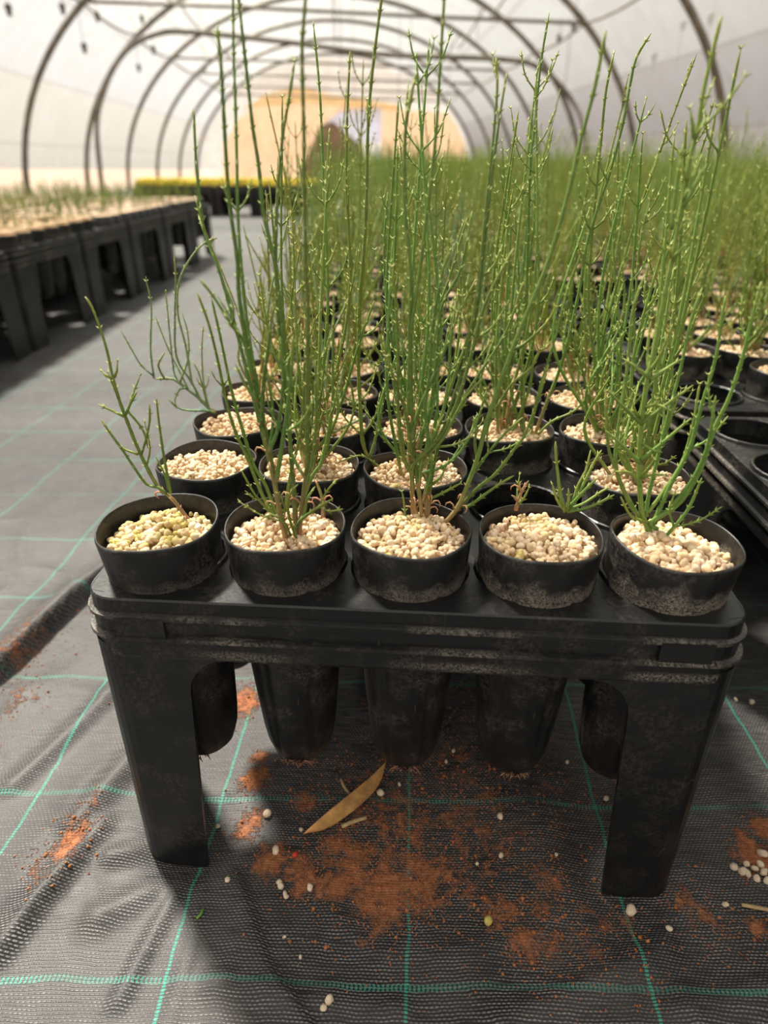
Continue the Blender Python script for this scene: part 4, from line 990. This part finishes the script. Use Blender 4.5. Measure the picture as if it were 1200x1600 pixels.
for ci, (cx, y0) in enumerate([(TCX, TCY+.412*8+.004)]+[(cx, .185+TRL/2+.412*7+col_off[c]) for c, cx in enumerate(cols)]):
    k_ = 0
    while y0+.412*k_ < 18.4:
        x, y, a = field(cx, y0+.412*k_); k_ += 1
        if x*cos(TH)+y*sin(TH) > 3.2: continue
        R = np.array([[cos(a), -sin(a), 0], [sin(a), cos(a), 0], [0, 0, 1]])
        bt.add(TV@R.T+np.array([x, y, 0]), TF, np.zeros((len(TV), 3)))
        for px_, py_, i, j in pots_of((x, y, a, 'r')):
            if rgl.rand() < (.05 if y < 6 else .55): continue
            add_far(px_, py_, 'r'); nfar += 1
o = link('tube_tray_bed', bt.mesh('tube_tray_bed', M_TRAY)); tag(o, 'black tube trays lined up under the distant seedlings', 'trays', kind='stuff')
o.data.polygons.foreach_set('use_smooth', [False]*len(o.data.polygons))
o = link('tube_pot_bed', bp.mesh('tube_pot_bed', M_POT)); tag(o, 'black tube pots packed into the distant beds', 'pots', kind='stuff')
o = link('gravel_bed', bg_.mesh('gravel_bed', M_FARGRAV)); tag(o, 'pale gravel topping the distant pots', 'gravel', kind='stuff')
o = link('seedling_bed', bs.mesh('seedling_bed', M_STEM)); tag(o, 'soft mass of green seedlings filling the bed to the tunnel end', 'seedlings', kind='stuff')
o = link('small_seedling_bed', bsl.mesh('small_seedling_bed', M_STEM)); tag(o, 'thin scatter of tiny seedlings in the bed across the aisle', 'seedlings', kind='stuff')
# yellow-green tufts on the cross bench
bm2 = Big(); rg = np.random.RandomState(9)
for x, y in far_x:
    for q in range(12):
        V = pebble_verts(rg, rg.uniform(.012, .020), False)*np.array([1, 1, .8])+np.array([x+rg.normal()*.016, y+rg.normal()*.016, RIM_Z+rg.uniform(-.004, .05)])
        bm2.add(V, np.array(ICO_F), np.ones((12, 3)))
if far_x:
    o = link('moss_tuft_bed', bm2.mesh('moss_tuft_bed', M_MOSS)); tag(o, 'yellow-green low tufts on the trays at the end of the aisle', 'seedlings', kind='stuff')
print('far plants', nfar, 'tris', sum(len(f) for f in bs.f4)*2)

# ------------------------------------------------------------------ litter on the mat
rg = np.random.RandomState(21)
def fh(x, y): return float(floor_h(np.array([x]), np.array([y]))[0])
lit = [(432, 1336, 8), (440, 1392, 7), (446, 1404, 6), (437, 1386, 6), (448, 1408, 5), (485, 1393, 7), (418, 1277, 9), (358, 1387, 5), (471, 1301, 4), (594, 1244, 7), (780, 1283, 6), (782, 1343, 6), (868, 1342, 4), (947, 1250, 6), (837, 1190, 5),
       (1145, 1358, 8), (1158, 1366, 9), (1168, 1370, 8), (1178, 1360, 8), (1186, 1352, 8), (1192, 1366, 8), (1190, 1336, 9), (1165, 1352, 6), (1133, 1415, 6), (1044, 1455, 6), (515, 1572, 9), (506, 1582, 7), (470, 1500, 5), (445, 1468, 4), (985, 1425, 11),
       (624, 1230, 4), (708, 1178, 4), (886, 1194, 4), (340, 1290, 5), (1173, 1100, 5), (1149, 1096, 4), (1198, 1380, 8), (1180, 1376, 7), (697, 1195, 4), (745, 1355, 4)]
for x, y, r in lit:
    p = at_z(x, y, .002); q = at_z(x+r, y, .002); rad = np.linalg.norm(q-p)*.85
    mb = MB(); mb.add(pebble_verts(rg, rad, True), ICO1_F); o = link('pebble', mb.mesh('pebble', M_PEB), loc=(p[0], p[1], fh(p[0], p[1])+rad*.55)); tag(o, 'stray pale pebble spilled on the weed mat', 'pebble', 'spilled pebbles')
p = at_z(762, 1445, .003); mb = MB(); mb.add(pebble_verts(rg, .0034, True), ICO1_F); tag(link('pebble', mb.mesh('pebble', M_PEB_Y), loc=(p[0], p[1], fh(p[0], p[1])+.0026)), 'round yellow-green pebble lying on spilled soil', 'pebble')
p = at_z(462, 1342, .002); mb = MB(); mb.add(pebble_verts(rg, .0028, False), ICO_F); tag(link('red_chip', mb.mesh('red_chip', M_RED), loc=(p[0], p[1], fh(p[0], p[1])+.0015)), 'small red chip on the spilled soil', 'chip')
# sickle-shaped dry leaf
mb = MB(); a = [at_z(x, y, .004) for x, y in [(474, 1312), (500, 1290), (540, 1258), (575, 1228), (603, 1199)]]; b = [at_z(x, y, .004) for x, y in [(474, 1312), (513, 1304), (560, 1272), (592, 1236), (603, 1199)]]
A = smooth_poly(a, .004); B = smooth_poly(b, .004); n = min(len(A), len(B))
A = A[np.linspace(0, len(A)-1, 14).astype(int)]; B = B[np.linspace(0, len(B)-1, 14).astype(int)]
org = np.array([A[7][0], A[7][1], 0]); V = []
for dz in (0, .0006):
    for i in range(14):
        zb = fh((A[i][0]+B[i][0])/2, (A[i][1]+B[i][1])/2)+.0035+.0030*sin(pi*i/13)
        Mi = (A[i]+B[i])/2
        for P, zo in ((A[i], .0012), (Mi, 0), (B[i], .0012)): V.append((P[0]-org[0], P[1]-org[1], zb+zo+dz))
F = []
for l in (0, 42):
    for i in range(13):
        for j in range(2): F.append(tuple(l+v for v in (i*3+j, i*3+j+1, (i+1)*3+j+1, (i+1)*3+j)))
mb.add(V, F); tag(link('dry_leaf', mb.mesh('dry_leaf', M_LEAF), loc=org), 'tan sickle-shaped dry leaf lying on the mat beneath the tray', 'leaf')
def stick(px, r, mat, name, label, cat, group=None):
    pts = [at_z(x, y, .002) for x, y in px]; pts = [np.array([p[0], p[1], fh(p[0], p[1])+r*.9]) for p in pts]; o_ = np.array([pts[0][0], pts[0][1], 0]); mb = MB()
    tube(mb, smooth_poly([p-o_ for p in pts], .004), r, 5); tag(link(name, mb.mesh(name, mat), loc=o_), label, cat, group)
stick([(533, 1222), (538, 1234), (545, 1243)], .0011, M_TWIG, 'twig', 'short bent twig beside the dry leaf', 'twig')
stick([(534, 1297), (550, 1290), (572, 1283)], .0016, M_TWIG, 'twig', 'straw-coloured twig just below the dry leaf', 'twig')
stick([(1158, 1416), (1180, 1420), (1215, 1427)], .0013, M_TWIG, 'twig', 'straw stalk lying near the pile of spilled pebbles', 'twig')
stick([(310, 1447), (316, 1441), (320, 1432)], .0009, M_GREENBIT, 'green_snippet', 'snipped bit of green stem on the mat', 'snippet')
# soil crumbs
mb = MB(); cnt = 0; bl = np.array([b for b in BLOBS if b[1] < .62])
wts = bl[:, 2]*bl[:, 3]*bl[:, 4]; wts /= wts.sum()
while cnt < 5200:
    b_ = bl[rg.choice(len(bl), p=wts)]; x = b_[0]+rg.normal()*b_[2]*.75; y = b_[1]+rg.normal()*b_[3]*.75
    if not (-.5 < x < .5 and .1 < y < .6): continue
    r = rg.uniform(.0003, .0009)*(1.8 if rg.rand() < .06 else 1)
    mb.add(pebble_verts(rg, r, False)+np.array([x, y, fh(x, y)+r*.4]) if cnt % 1 == 0 else None, ICO_F); cnt += 1
o = link('soil_crumb_scatter', mb.mesh('soil_crumb_scatter', M_SOIL)); tag(o, 'crumbs of orange soil spilled over the black mat', 'soil', kind='stuff')
